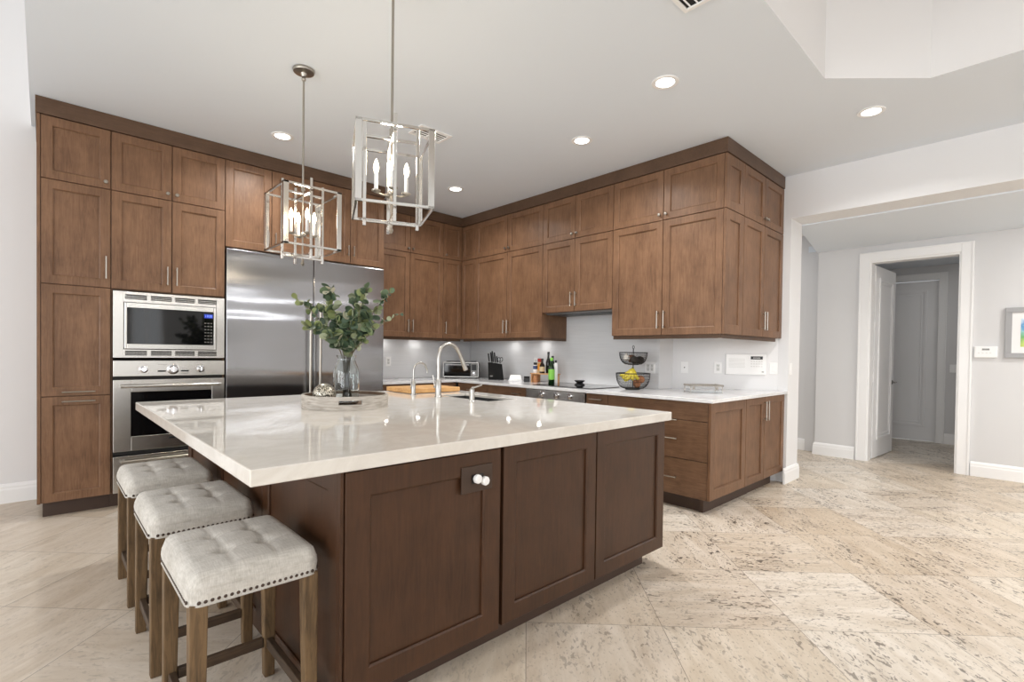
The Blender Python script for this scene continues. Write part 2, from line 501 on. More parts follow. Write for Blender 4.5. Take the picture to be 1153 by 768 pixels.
for i, (z0, z1) in enumerate(STREAK_STRIPS):
    mb = MB()
    for k in range(4):
        xk = -3.6 + 1.5 * k; mb.box(xk - .02, xk + .02, REAR_Y + .001, REAR_Y + .025, z0, z1)
    mb.box(-3.62, .92, REAR_Y + .001, REAR_Y + .025, z0 - .04, z0).box(-3.62, .92, REAR_Y + .001, REAR_Y + .025, z1, z1 + .04)
    struct('window_%d' % (wi + i), mb, 'trim')  # frame round an added strip lamp; the wall behind it is solid
skirting('baseboard_back', [(LEFT_X, 0), (-4.4375, 0)], -1)
skirting('baseboard_right', [(.9, YE), (1.31, YE), (1.31, -.1)], -1)
skirting('baseboard_hall', [(XD, REAR_Y), (XD, -5.165)], 1)
skirting('baseboard_hall_corner', [(XD, -4.105), (XD, -3.665), (3.09, -3.665), (3.09, -.1)], 1)
skirting('baseboard_inner', [(5.33, -6.0), (5.33, -4.70)], 1)
# cornice in the higher passage
pr = [(0, 0), (.02, .0), (.03, .03), (.075, .075), (.085, .1), (0, .1)]
mb = MB()
for i, yy in enumerate((-3.60, -.02)):
    mb.v += [(3.09 - o, yy, 2.90 + z) for o, z in pr]
mb.f = [(k, (k + 1) % 6, 6 + (k + 1) % 6, 6 + k) for k in range(6)] + [tuple(range(6)), tuple(range(6, 12))]
struct('trim_1', mb, 'trim')

# door casings
def casing(name, x, y0, y1, z1, w=.105, t=.022):
    mb = MB()
    for a, b in ((y0 - w, y0), (y1, y1 + w)):
        mb.box(x - t, x, a, b, 0, z1 + w)
        mb.box(x - t - .008, x - t, *((a, a + .018) if a < y0 else (b - .018, b)), 0, z1 + w)
    mb.box(x - t, x, y0, y1, z1, z1 + w)
    mb.box(x - t - .008, x - t, y0 - w + .018, y1 + w - .018, z1 + w - .018, z1 + w)
    return struct(name, mb, 'trim', bevel=.003)
casing('trim_2', XD, -5.05, -4.222, 2.43)
struct('trim_3', MB().box(XD, XD + .16, -5.05, -5.032, 0, 2.43).box(XD, XD + .16, -4.24, -4.222, 0, 2.43).box(XD, XD + .16, -5.032, -4.24, 2.412, 2.43), 'trim')
casing('trim_4', 5.33, -4.60, -3.75, 2.45, .1)

def panel_door(name, w, h, th, both=True):
    """leaf in local x 0..w, y 0..th, with one tall raised moulding on each face"""
    leaf = MB().box(0, w, 0, th, 0, h)
    o = struct(name, leaf, 'doorpaint', bevel=.002)
    o['kind'] = 'structure'
    for yy, sg in ((0, -1), (th, 1)):
        mb = MB()
        x0, x1, z0, z1 = .13, w - .13, .22, h - .14
        for d, wd, hh in ((0, .035, .014), (.055, .02, .008)):
            a0, a1, b0, b1 = x0 + d, x1 - d, z0 + d, z1 - d
            ya, yb = yy, yy + sg * hh
            mb.box(a0, a0 + wd, ya, yb, b0, b1); mb.box(a1 - wd, a1, ya, yb, b0, b1)
            mb.box(a0 + wd, a1 - wd, ya, yb, b0, b0 + wd); mb.box(a0 + wd, a1 - wd, ya, yb, b1 - wd, b1)
        mb.build('door_molding', 'doorpaint', o, bevel=.005)
    return o
d1 = panel_door('door_1', .84, 2.395, .045)
d1.location = (3.085, -4.25, .008); d1.rotation_euler = (0, 0, math.radians(-4))
for z in (.28, .95, 1.6, 2.2):
    MB().tube([(-.008, .02, z), (-.008, .02, z + .1)], .008, 8).box(-.03, .0, .008, .03, z, z + .1).build('hinge', 'white', d1)
hd = MB().lathe([(0, 0), (.026, 0), (.026, .008), (0, .01)], n=20).xf(Matrix.Translation((.775, -.0005, .93)) @ Matrix.Rotation(PI / 2, 4, 'X'))
hd.tube([(.775, 0, .93), (.775, -.05, .93), (.66, -.055, .93)], .008, 8)
hd.build('door_handle', 'shelfmetal', d1, smooth=True)
d2 = panel_door('door_2', .838, 2.43, .045)
d2.location = (5.36, -3.756, .008); d2.rotation_euler = (0, 0, -PI / 2)

# crown boards above the cabinets
Yt, Yu, Xu, YB = -.724, -.336, -.3386, -3.8785
struct('trim_5', MB().box(-4.458, -1.699, -.735, -.002, 2.9315, ZC - .002), 'crown', bevel=.002)
struct('trim_6', MB().box(-1.699, Xu - .008, Yu - .008, -.002, 2.9315, ZC - .002), 'crown', bevel=.002)
cr = MB().prism([(Xu - .008, YB - .008), (.975, YB - .008), (.975, -3.852), (.60, -3.34), (XR - .002, -3.05), (XR - .002, -.002), (Xu - .008, -.002)], 2.9315, ZC - .002)
struct('trim_7', cr, 'crown', bevel=.002)
# backsplash slabs
sb = MB().box(-1.69, XR - .02, -.012, -.001, .92, 1.44)
struct('wall_backsplash', sb, 'splash')
sb = MB().box(XR - .012, XR - .001, -3.04, -.02, .92, 1.78)
struct('wall_backsplash_side', sb, 'splash')

# ------------------------------------------------------------------ cabinetry
def pull(par, x, z, L, horiz=False, y=-.02):
    a, b = (Vector((x - L / 2, y - .03, z)), Vector((x + L / 2, y - .03, z))) if horiz else (Vector((x, y - .03, z - L / 2)), Vector((x, y - .03, z + L / 2)))
    d = (b - a).normalized(); mb = MB()
    mb.tube([a, b], .0052, 8)
    for q in (a + d * .016, b - d * .016):
        mb.tube([q, q + Vector((0, .031, 0))], .0045, 8)
    return mb.build('pull', 'nickel', par, smooth=True)
def knob(par, x, z, y=-.02):
    mb = MB().lathe([(0, 0), (.006, 0), (.006, .014), (.0135, .02), (.0145, .026), (.011, .031), (0, .032)], n=16)
    mb.xf(Matrix.Translation((x, y + .001, z)) @ Matrix.Rotation(PI / 2, 4, 'X'))
    return mb.build('knob', 'nickel', par, smooth=True)

def front(par, x0, x1, z0, z1, kind='door', fwid=.06, mat='wood', pmat=None, hw=None, th=.02, name=None):
    """shaker frame with a bead sloping to a recessed panel; carcass face is local y = 0"""
    g = .0029
    x0 += g; x1 -= g; z0 += g; z1 -= g
    nm = name or kind
    if kind == 'drawer':
        o = MB().box(x0, x1, -th, 0, z0, z1).build(nm, mat, par, bevel=.0018)
    else:
        f = fwid
        def ring(i, y): return [(x0 + i, y, z0 + i), (x1 - i, y, z0 + i), (x1 - i, y, z1 - i), (x0 + i, y, z1 - i)]
        rs = [ring(0, 0), ring(0, -th + .0015), ring(.0015, -th), ring(f, -th), ring(f + .007, -th + .005), ring(f + .0075, -th + .0125), ring(f + .0075, -.003)]
        mb = MB()
        vs = [p for r in rs for p in r]
        fs = []
        for i in range(len(rs) - 1):
            for k in range(4):
                fs.append((i * 4 + k, i * 4 + (k + 1) % 4, (i + 1) * 4 + (k + 1) % 4, (i + 1) * 4 + k))
        mb.add(vs, fs)
        o = mb.build(nm, mat, par)
        i = f + .004
        MB().box(x0 + i, x1 - i, -th + .0125, -.002, z0 + i, z1 - i).build('panel', pmat or mat, o)
    if hw:
        k, hx, hz = hw[:3]
        if k == 'knob': knob(o, hx, hz, -th)
        elif k == 'v': pull(o, hx, hz, hw[3] if len(hw) > 3 else .15, False, -th)
        elif k == 'h': pull(o, hx, hz, hw[3] if len(hw) > 3 else .15, True, -th)
    return o
def carcass(par, x0, x1, d, z0, z1, mat='wood'):
    return MB().box(x0, x1, .0005, d, z0, z1).build('body', mat, par)

Z1, Z2, Z3, ZB, ZCB, ZU = 2.4764, 1.7171, .8926, .1138, 2.9297, 1.4384
def toekick(par, x0, x1, y=.055, mat='toe', d=.04):
    return MB().box(x0, x1, y, y + d, 0, ZB).build('toe_kick', mat, par)

# pantry tower on the far left
t = thing('pantry_cabinet', 'tall brown pantry cabinet at the left end, with four stacked single doors', 'cabinet', (-4.4516, Yt + .02, 0))
W1 = .4166
carcass(t, 0, W1 - .001, .698, ZB, ZCB)
MB().box(0, .019, -.02, 0, ZB, ZCB).build('filler', 'wood', t)
toekick(t, .03, W1)
front(t, .0205, W1, Z1, ZCB, hw=('knob', W1 - .032, Z1 + .05))
front(t, .0205, W1, Z2, Z1, hw=('v', W1 - .03, Z2 + .155, .17))
front(t, .0205, W1, Z3, Z2, hw=('h', .02 + W1 / 2, Z3 + .032, .19))
front(t, .0205, W1, ZB, Z3, hw=('h', .02 + W1 / 2, Z3 - .038, .19))

# oven tower
t = thing('oven_cabinet', 'tall brown cabinet housing the microwave and wall oven under four doors', 'cabinet', (-4.0347, Yt + .02, 0))
W2, md = .786, .395
mb = MB().box(0, .012, 0, .698, ZB, ZCB).box(W2 - .012, W2 - .001, 0, .698, ZB, ZCB).box(.012, W2 - .012, 0, .698, Z2 - .004, ZCB).box(.012, W2 - .012, .62, .698, ZB, Z2 - .004).box(.012, W2 - .012, 0.01, .62, ZB, ZB + .003)
mb.build('body', 'wood', t)
toekick(t, 0, W2)
for (a, b, kx) in ((0, md, md - .032), (md, W2, md + .032)):
    front(t, a, b, Z1, ZCB, hw=('knob', kx, Z1 + .05))
    front(t, a, b, Z2, Z1, hw=('v', kx, Z2 + .135, .15))

# cabinets over the refrigerator: two units of two doors
XF0, XF1, ZFB = -3.2488, -1.7003, 2.165
uw = (XF1 - XF0) / 2
for i, lb in enumerate(('brown two-door cabinet above the left fridge door', 'brown two-door cabinet above the right fridge door')):
    t = thing('overhead_cabinet', lb, 'cabinet', (XF0 + uw * i, Yt + .02, 0), 0, 'cabinets over the fridge')
    carcass(t, .0005, uw - .0005, .698, ZFB, ZCB)
    front(t, 0, uw / 2, ZFB, ZCB, hw=('v', uw / 2 - .03, ZFB + .13, .11))
    front(t, uw / 2, uw, ZFB, ZCB, hw=('v', uw / 2 + .03, ZFB + .13, .11))

def rail(par, x0, x1, d, z=ZU, y=.012):
    """light rail under a wall cabinet"""
    return MB().box(x0, x1, y, y + .02, z - .032, z - .0003).build('light_rail', 'crown', par)

# wall cabinets along the back wall
t = thing('upper_cabinet', 'brown four-door wall cabinet beside the fridge on the back wall', 'cabinet', (-1.699, Yu + .02, 0))
w = 1.065; sm = .568
carcass(t, .0005, w - .0005, .31, ZU, ZCB); rail(t, 0, w, .3)
for a, b, kx in ((0, sm, sm - .032), (sm, w, sm + .032)):
    front(t, a, b, Z1, ZCB, hw=('knob', kx, Z1 + .05)); front(t, a, b, ZU, Z1, hw=('v', kx, ZU + .14, .16))
t = thing('upper_cabinet', 'narrow brown wall cabinet in the inside corner, on the back wall', 'cabinet', (-.634, Yu + .02, 0))
w = -.3386 + .634
carcass(t, .0005, .634 + .08, .31, ZU, ZCB); rail(t, 0, w + .015, .3)
front(t, 0, w, Z1, ZCB, fwid=.052, hw=('knob', .034, Z1 + .05)); front(t, 0, w, ZU, Z1, fwid=.052, hw=('v', .03, ZU + .14, .16))

# wall cabinets along the right wall: local x runs from the corner towards the camera
def right_unit(name, label, y0, y1, xf=Xu, cat='cabinet', group=None):
    return thing(name, label, cat, (xf + .02, y0, 0), -PI / 2, group), y0 - y1
DR = XR - (Xu + .02) - .014
t, w = right_unit('upper_cabinet', 'narrow brown wall cabinet in the inside corner, on the cooktop wall', Yu, -.6219)
carcass(t, .022, w - .0005, DR, ZU, ZCB); rail(t, .01, w, .3)
front(t, 0, w, Z1, ZCB, fwid=.052); front(t, 0, w, ZU, Z1, fwid=.052)
t, w = right_unit('upper_cabinet', 'brown four-door wall cabinet above the knife block and bottles', -.6219, -1.8198)
sm = .6104
carcass(t, .0005, w - .0005, DR, ZU, ZCB); rail(t, 0, w, .3)
MB().box(w - .02, w - .001, .034, DR, ZU - .032, ZU).build('end_rail', 'crown', t)
for a, b, kx in ((0, sm, sm - .032), (sm, w, sm + .032)):
    front(t, a, b, Z1, ZCB, hw=('knob', kx, Z1 + .05)); front(t, a, b, ZU, Z1, hw=('v', kx, ZU + .14, .16))
t, w = right_unit('upper_cabinet', 'short brown wall cabinet above the range hood and cooktop', -1.8198, -2.7641)
sm = .4618; ZHB = 1.7086
carcass(t, .0005, w - .0005, DR, ZHB, ZCB)
for a, b, kx in ((0, sm, sm - .032), (sm, w, sm + .032)):
    front(t, a, b, Z1, ZCB, hw=('knob', kx, Z1 + .05)); front(t, a, b, ZHB, Z1, hw=('v', kx, ZHB + .13, .15))
t, w = right_unit('upper_cabinet', 'brown four-door wall cabinet above the fruit basket', -2.7641, YB)
sm = .5432
MB().box(.0005, .70, .0005, DR, ZU, ZCB).build('body', 'wood', t); rail(t, 0, w - .062, .3)
for a, b, kx in ((0, sm, sm - .032), (sm, w - .0195, sm + .032)):
    front(t, a, b, Z1, ZCB, hw=('knob', kx, Z1 + .05)); front(t, a, b, ZU, Z1, hw=('v', kx, ZU + .14, .16))
# its return round the end of the wall
t = thing('upper_cabinet', 'brown end wall cabinet facing the hall opening, with two doors over two', 'cabinet', (Xu, YB + .02, 0))
EX = .98 - Xu
mb = MB().prism([(.0215, .0005), (1.265, .0005), (1.03, .385), (.0215, .385)], ZU, ZCB)
mb.build('body', 'wood', t)
mb = MB().prism([(.012, .012), (1.25, .012), (1.24, .034), (.012, .034)], ZU - .032, ZU - .0003)
mb.build('light_rail', 'crown', t)
q0, q1 = .026 - Xu, .493 - Xu
for za, zb in ((Z1, ZCB), (ZU, Z1)):
    front(t, 0, q0, za, zb, name='end_panel', fwid=.075)
front(t, q0, q1, Z1, ZCB, hw=('knob', q1 - .03, Z1 + .06)); front(t, q1, EX, Z1, ZCB, hw=('knob', q1 + .03, Z1 + .06))
front(t, q0, q1, ZU, Z1, hw=('v', q1 - .03, ZU + .15, .17)); front(t, q1, EX, ZU, Z1, hw=('v', q1 + .03, ZU + .15, .17))

# range hood insert under the short cabinet
t = thing('range_hood', 'slim steel range hood insert under the short wall cabinet', 'range hood', (Xu + .03, -1.85, 1.7086), -PI / 2)
MB().box(.0, .884, .015, .36, -.018, -.001).build('shell', 'shelfmetal', t)
MB().box(.06, .43, .05, .3, -.021, -.018).box(.45, .82, .05, .3, -.021, -.018).build('filter', 'sinksteel', t)

# base cabinets
ZT, XD0, YD0 = .886, -.632, -.64
def base_body(par, x0, x1, d): return MB().box(x0, x1, .0005, d, ZB, ZT).build('body', 'wood', par)
t = thing('base_cabinet', 'brown base cabinet on the back wall, next to the fridge', 'cabinet', (-1.698, YD0 + .02, 0))
w = 1.06
base_body(t, .0005, w / 2 - .0005, .60); toekick(t, 0, w / 2)
front(t, 0, w / 2, .733, ZT, 'drawer', mat='woodh', hw=('h', w / 4, .81, .2)); front(t, 0, w / 2, ZB, .733, hw=('v', w / 2 - .04, .62))
t = thing('base_cabinet', 'brown base cabinet on the back wall, in front of the toaster oven', 'cabinet', (-1.698 + w / 2, YD0 + .02, 0))
base_body(t, .0005, w / 2 - .0005, .60); toekick(t, 0, w / 2)
front(t, 0, w / 2, .733, ZT, 'drawer', mat='woodh', hw=('h', w / 4, .81, .2)); front(t, 0, w / 2, ZB, .733, hw=('v', .04, .62))

def right_base(label, y0, y1):
    t = thing('base_cabinet', label, 'cabinet', (XD0 + .02, y0, 0), -PI / 2)
    w = y0 - y1
    base_body(t, .0005, w - .0005, .69); toekick(t, 0, w - (.095 if y1 < -3.8 else 0))
    return t, w
t, w = right_base('brown corner base cabinet below the knife block', -.645, -1.24)
front(t, .03, w, .733, ZT, 'drawer', mat='woodh', hw=('h', w / 2, .81, .12)); front(t, .03, w, ZB, .733, hw=('v', w - .04, .62))
t, w = right_base('brown drawer base cabinet just before the steel range panel', -1.24, -1.88)
front(t, 0, w, .733, ZT, 'drawer', mat='woodh', hw=('h', w - .14, .815, .12)); front(t, 0, w, .42, .733, 'drawer', mat='woodh', hw=('h', w / 2, .57, .3)); front(t, 0, w, ZB, .42, 'drawer', mat='woodh', hw=('h', w / 2, .27, .3))
t = thing('base_cabinet', 'brown base cabinet underneath the steel range panel', 'cabinet', (XD0 + .02, -1.88, 0), -PI / 2); w = .80
MB().box(.0005, w - .0005, .0005, .69, ZB, .715).build('body', 'wood', t); toekick(t, 0, w)
front(t, 0, w / 2, ZB, .715, hw=('v', w / 2 - .035, .60)); front(t, w / 2, w, ZB, .715, hw=('v', w / 2 + .035, .60))
t, w = right_base('narrow brown drawer cabinet between the range panel and the wide drawers', -2.695, -2.943)
front(t, 0, w, .733, ZT, 'drawer', mat='woodh', hw=('h', w / 2, .835, .14)); front(t, 0, w, ZB, .733, hw=('v', .035, .62))
t, w = right_base('wide brown three-drawer base cabinet at the peninsula corner', -2.943, -3.898)
for za, zb in ((.733, ZT), (.415, .733), (ZB, .415)):
    front(t, 0, w, za, zb, 'drawer', mat='woodh', hw=('h', .475, zb - .155, .46))
# end cabinet facing the opening
t = thing('base_cabinet', 'brown end base cabinet facing the camera, with panel and two doors', 'cabinet', (XD0, -3.9, 0))
EB = .98 - XD0
mb = MB().prism([(.0005, .0005), (1.605, .0005), (1.605, .025), (1.36, .28), (.76, .28), (.76, .0018), (.0005, .0018)], ZB, ZT)
mb.build('body', 'wood', t)
MB().box(.055, .92, .055, .09, 0, ZB - .002).box(.925, 1.50, .06, .09, 0, ZB - .002).build('toe_kick', 'toe', t)
b0, b1 = .044 - XD0, .466 - XD0
front(t, 0, b0, ZB, ZT, name='end_panel', fwid=.075)
front(t, b0, b1, ZB, ZT, hw=('v', b1 - .03, .755, .18)); front(t, b1, EB, ZB, ZT, hw=('v', b1 + .03, .755, .18))

# the continuous perimeter worktop
pl = [(-1.697, -.66), (-.66, -.66), (-.66, -3.947), (.983, -3.947), (.983, -3.854), (.37, -3.046), (XR - .013, -3.045), (XR - .013, -.014), (-1.697, -.014)]
o = MB().prism(pl, .888, .917).build('countertop', 'quartz2', bevel=.003)
tag(o, 'white quartz L-shaped worktop running along the back and cooktop walls', 'countertop')

# ------------------------------------------------------------------ island
IX0, IX1, IY0, IY1 = -3.72, -1.70, -4.135, -1.82
t = thing('kitchen_island', 'dark brown panelled island base below the big white top', 'kitchen island', (IX0, IY0 + .02, 0))
iw, idp = IX1 - IX0, IY1 - IY0 - .02
mb = MB()
# hollow where the sink hangs
sx0, sx1, sy0, sy1 = -2.15 - IX0, -1.82 - IX0, -3.03 - IY0 - .02, -2.34 - IY0 - .02
mb.box(.0205, sx0, .0005, idp, .10, .862); mb.box(sx1, iw, .0005, idp, .10, .862)
mb.box(sx0, sx1, .0005, sy0, .10, .862); mb.box(sx0, sx1, sy1, idp, .10, .862); mb.box(sx0, sx1, sy0, sy1, .10, .60)
mb.build('body', 'isle', t)
MB().box(.07, iw - .09, .065, .09, 0, .10).box(.07, .09, .09, idp - .07, 0, .10).box(iw - .11, iw - .09, .09, idp - .07, 0, .10).box(.09, iw - .11, idp - .09, idp - .07, 0, .10).build('plinth', 'toe', t)
pa, pb = .69, 1.352
front(t, .012, pa, .10, .862, name='front_panel', mat='isle', fwid=.085, th=.03)
front(t, pa + .022, pb, .10, .862, name='front_panel', mat='isle', fwid=.07)
front(t, pb + .003, iw, .10, .862, name='front_panel', mat='isle', fwid=.07)
# left side: pilaster and three recessed panels
MB().box(-.0, .011, -.022, .001, .0, .862).build('corner_post', 'isle', t)
L = idp
def side(x_, y0, y1, z0, z1):
    """shaker panel on the face looking to -x"""
    th, f = .02, .075
    def ring(i, x): return [(x, y0 + i, z0 + i), (x, y1 - i, z0 + i), (x, y1 - i, z1 - i), (x, y0 + i, z1 - i)]
    rs = [ring(0, .02), ring(0, .0015), ring(.0015, 0), ring(f, 0), ring(f + .006, .0035), ring(f + .0065, .010), ring(f + .0065, .018)]
    vs = [p for r in rs for p in r]; fs = []
    for i in range(len(rs) - 1):
        for k in range(4): fs.append((i * 4 + k, i * 4 + (k + 1) % 4, (i + 1) * 4 + (k + 1) % 4, (i + 1) * 4 + k))
    o = MB().add(vs, fs).build('side_panel', 'isle', t)
    MB().box(.0105, .019, y0 + f + .004, y1 - f - .004, z0 + f + .004, z1 - f - .004).build('panel', 'isle', o)
for k in range(3):
    side(0, .002 + k * (L - .004) / 3, .002 + (k + 1) * (L - .004) / 3 - .004, .0, .862)

CX0, CX1, CY0, CY1 = -3.992, -1.655, -4.153, -1.755
hx0, hx1, hy0, hy1 = -2.125, -1.845, -3.0, -2.37
def slab_hole(x0, x1, y0, y1, a0, a1, b0, b1, z0, z1):
    mb = MB()
    X = [x0, a0, a1, x1]; Y = [y0, b0, b1, y1]
    for z in (z0, z1):
        for j in range(4):
            for i in range(4): mb.v.append((X[i], Y[j], z))
    fs = []
    for j in range(3):
        for i in range(3):
            if i == 1 and j == 1: continue
            q = j * 4 + i
            fs += [(q, q + 4, q + 5, q + 1), (16 + q, 16 + q + 1, 16 + q + 5, 16 + q + 4)]
    for i in range(3): fs += [(i, i + 1, 17 + i, 16 + i), (12 + i, 28 + i, 29 + i, 13 + i)]
    for j in range(3): fs += [(j * 4, 16 + j * 4, 20 + j * 4, 4 + j * 4), (j * 4 + 3, j * 4 + 7, j * 4 + 23, j * 4 + 19)]
    fs += [(5, 21, 22, 6), (9, 10, 26, 25), (5, 9, 25, 21), (6, 22, 26, 10)]
    mb.f = fs
    return mb
o = slab_hole(CX0, CX1, CY0, CY1, hx0, hx1, hy0, hy1, .864, .914).build('island_countertop', 'quartz', bevel=.004)
tag(o, 'large glossy white quartz slab on top of the dark island', 'countertop')
# sink
t = thing('sink', 'undermount steel sink basin sunk into the island top', 'sink', ((hx0 + hx1) / 2, (hy0 + hy1) / 2, 0))
a, b = (hx1 - hx0) / 2 - .0012, (hy1 - hy0) / 2 - .0012
mb = MB(); zt, zb = .8965, .66
ro = [(-a, -b), (a, -b), (a, b), (-a, b)]; ri = [(x * .985, y * .992) for x, y in ro]; rb = [(x * .94, y * .97) for x, y in ri]
mb.v = [(x, y, zt) for x, y in ro] + [(x, y, zt) for x, y in ri] + [(x, y, zb) for x, y in rb] + [(x, y, zb - .003) for x, y in ro]
for k in range(4):
    j = (k + 1) % 4
    mb.f += [(k, j, 4 + j, 4 + k), (4 + k, 4 + j, 8 + j, 8 + k), (12 + k, 12 + j, j, k)]
mb.f += [(8, 9, 10, 11), (15, 14, 13, 12)]
mb.build('basin', 'sinksteel', t)
MB().lathe([(0, .004), (.03, .004), (.04, .0), (.042, -.001)], 0, 0, zb + .001).build('drain', 'chrome', t, smooth=True)

# outlet on the island front with two clear plugs
t = thing('outlet_plate', 'dark bronze outlet plate on the near island panel', 'outlet', (-3.163, IY0 - .0102, .756))
MB().box(-.078, .078, -.007, 0, -.052, .052).build('plate', 'bronze', t, bevel=.002)
MB().box(-.03, .03, -.008, -.006, -.018, .018).build('socket', 'black', t)
for dx, dz, lb in ((-.012, .003, 'left of two white round plug covers on the island outlet'), (.026, -.01, 'right of two white round plug covers on the island outlet')):
    k = MB().lathe([(0, 0), (.012, 0), (.012, .006), (.018, .007), (.019, .02), (.016, .026), (0, .027)], n=8)
    k.xf(Matrix.Translation((-3.163 + dx, IY0 - .0182, .756 + dz)) @ Matrix.Rotation(PI / 2, 4, 'X'))
    tag(k.build('plug_cover', 'white', bevel=.002), lb, 'plug cover', 'plug covers on the island outlet')

# ------------------------------------------------------------------ appliances
YF = -.73
t = thing('refrigerator', 'wide stainless steel built-in refrigerator with two tall doors', 'refrigerator', (XF0, YF, 0))
fwd_w = XF1 - XF0
MB().box(.006, fwd_w - .006, .03, .70, .1, 2.158).build('body', 'darkgap', t)
MB().box(.02, fwd_w - .02, .06, .1, 0, .1).build('toe_grille', 'black', t)
xm = -2.473 - XF0
for a, b, hx in ((.008, xm - .003, xm - .048), (xm + .003, fwd_w - .008, xm + .048)):
    o = MB().box(a, b, -.012, .028, .105, 2.15).build('door', 'fridge', t, bevel=.004)
    h = MB().tube([(hx, -.07, .62), (hx, -.07, 1.713)], .0125, 12)
    for z in (.68, 1.66): h.tube([(hx, -.07, z), (hx, -.011, z)], .009, 8)
    h.build('handle', 'nickel', o, smooth=True)

def hframe(mb, x0, x1, z0, z1, w, y0, y1):
    mb.box(x0, x1, y0, y1, z0, z0 + w).box(x0, x1, y0, y1, z1 - w, z1)
    mb.box(x0, x0 + w, y0, y1, z0 + w, z1 - w).box(x1 - w, x1, y0, y1, z0 + w, z1 - w)
    return mb
AX = -4.0227
t = thing('microwave', 'built-in steel microwave in the oven tower, above the oven', 'microwave', (AX, YF, 0))
aw = .770
MB().box(.004, .755, .008, .55, 1.182, 1.702).build('body', 'darkgap', t)
tr = MB()
mx0, mx1, mz0, mz1 = .064, .708, 1.247, 1.619
tr.box(0, mx0, -.004, .008, 1.18, 1.703).box(mx1, aw, -.004, .008, 1.18, 1.703).box(mx0, mx1, -.004, .008, mz1, 1.703).box(mx0, mx1, -.004, .008, 1.18, mz0)
trim_o = tr.build('trim_frame', 'steel', t, bevel=.0015)
vs = MB()
for z in (1.195, 1.640):
    for x in (.072, .238, .402, .566):
        hframe(vs, x, x + .145, z, z + .043, .003, -.0065, -.003)
        for k in range(2): vs.box(x, x + .145, -.0065, -.003, z + .011 + k * .014, z + .0145 + k * .014)
vb = MB()
for z in (1.195, 1.640):
    for x in (.072, .238, .402, .566): vb.box(x + .003, x + .142, -.0046, -.0042, z + .003, z + .040)
vb.build('vent_opening', 'darkgap', trim_o)
vs.build('vent_grille', 'steel', trim_o)
dr = hframe(MB(), mx0 + .004, mx1 - .004, mz0 + .003, mz1 - .003, .024, -.020, .004)
dr = MB().box(mx0 + .004, .086, -.02, .004, mz0 + .003, mz1 - .003).box(.684, mx1 - .004, -.02, .004, mz0 + .003, mz1 - .003).box(.086, .684, -.02, .004, mz0 + .003, 1.291).box(.086, .684, -.02, .004, 1.575, mz1 - .003)
do = dr.build('door', 'steel', t, bevel=.003)
MB().box(.0865, .598, -.016, -.002, 1.2915, 1.5745).build('window', 'blackglass', do)
pn = MB().box(.600, .6835, -.016, -.002, 1.2915, 1.5745).build('control_panel', 'blackglass', t)
MB().box(.612, .676, -.0168, -.0155, 1.522, 1.556).build('display', 'lcd', pn)
sg = MB()
for k, x in enumerate((.622, .634, .650, .662)):
    sg.box(x, x + .0018, -.0173, -.0166, 1.531, 1.549)
    if k != 0: sg.box(x, x + .008, -.0173, -.0166, 1.547, 1.549).box(x, x + .008, -.0173, -.0166, 1.531, 1.533).box(x + .0065, x + .008, -.0173, -.0166, 1.531, 1.549)
sg.build('digits', 'lcdseg', pn)
bt = MB()
for r in range(7):
    for q in range(3): bt.box(.614 + q * .022, .628 + q * .022, -.0165, -.0155, 1.312 + r * .027, 1.320 + r * .027)
bt.build('button', 'shelfmetal', pn)

t = thing('built_in_oven', 'built-in stainless wall oven with three round knobs', 'oven', (AX, YF, 0))
MB().box(.004, .755, .008, .58, .412, 1.162).build('body', 'darkgap', t)
cp = MB().box(0, aw, -.012, .008, 1.032, 1.158).build('control_panel', 'steel', t, bevel=.003)
def rknob(x, z, r, par, nm='knob'):
    k = MB().lathe([(r * 1.45, 0), (r * 1.45, .003), (r * 1.2, .005), (r * 1.05, .006), (r, .008), (r * .92, .03), (r * .8, .034), (0, .034)], n=24)
    k.xf(Matrix.Translation((x, -.0118, z)) @ Matrix.Rotation(PI / 2, 4, 'X'))
    o = k.build(nm, 'chrome', par, smooth=True)
    MB().box(x - .003, x + .003, -.056, -.042, z - r * .85, z + r * .85).build('grip', 'chrome', o, bevel=.002)
    return o
rknob(.192, 1.088, .021, t); rknob(.390, 1.088, .030, t); rknob(.588, 1.088, .021, t)
tk = MB()
for cx_, r in ((.192, .046), (.588, .040)):
    for k in range(11):
        a = PI * (-.25 + 1.5 * k / 10)
        x, z = cx_ + r * math.cos(a), 1.088 + r * math.sin(a)
        tk.box(x - .0025, x + .0025, -.0126, -.0119, z - .0012, z + .0012)
tk.build('dial_mark', 'black', cp)
for x in (.285, .445): MB().box(x, x + .056, -.0128, -.0118, 1.066, 1.078).build('display', 'black', cp)
lt = MB()
for k in range(4): lt.box(.447 + k * .014, .455 + k * .014, -.0126, -.0118, 1.050, 1.055); lt.box(.29 + k * .016, .297 + k * .016, -.0126, -.0118, 1.124, 1.127)
lt.build('button', 'black', cp)
wx0, wx1, wz0, wz1 = .112, .672, .555, .908
do = MB().box(0, wx0, -.014, .008, .440, 1.006).box(wx1, aw, -.014, .008, .440, 1.006).box(wx0, wx1, -.014, .008, wz1, 1.006).box(wx0, wx1, -.014, .008, .440, wz0).build('door', 'steel', t, bevel=.003)
MB().box(wx0, wx1, -.008, .004, wz0, wz1).build('window', 'ovenglass', do)
h = MB().tube([(.042, -.062, .957), (aw - .042, -.062, .957)], .0135, 12)
for x in (.055, aw - .055): h.box(x - .014, x + .014, -.062, -.013, .945, .969)
h.build('handle', 'steel', do, smooth=True)
MB().box(.365, .425, -.0165, -.0135, .515, .533).build('badge', 'black', do, bevel=.001)

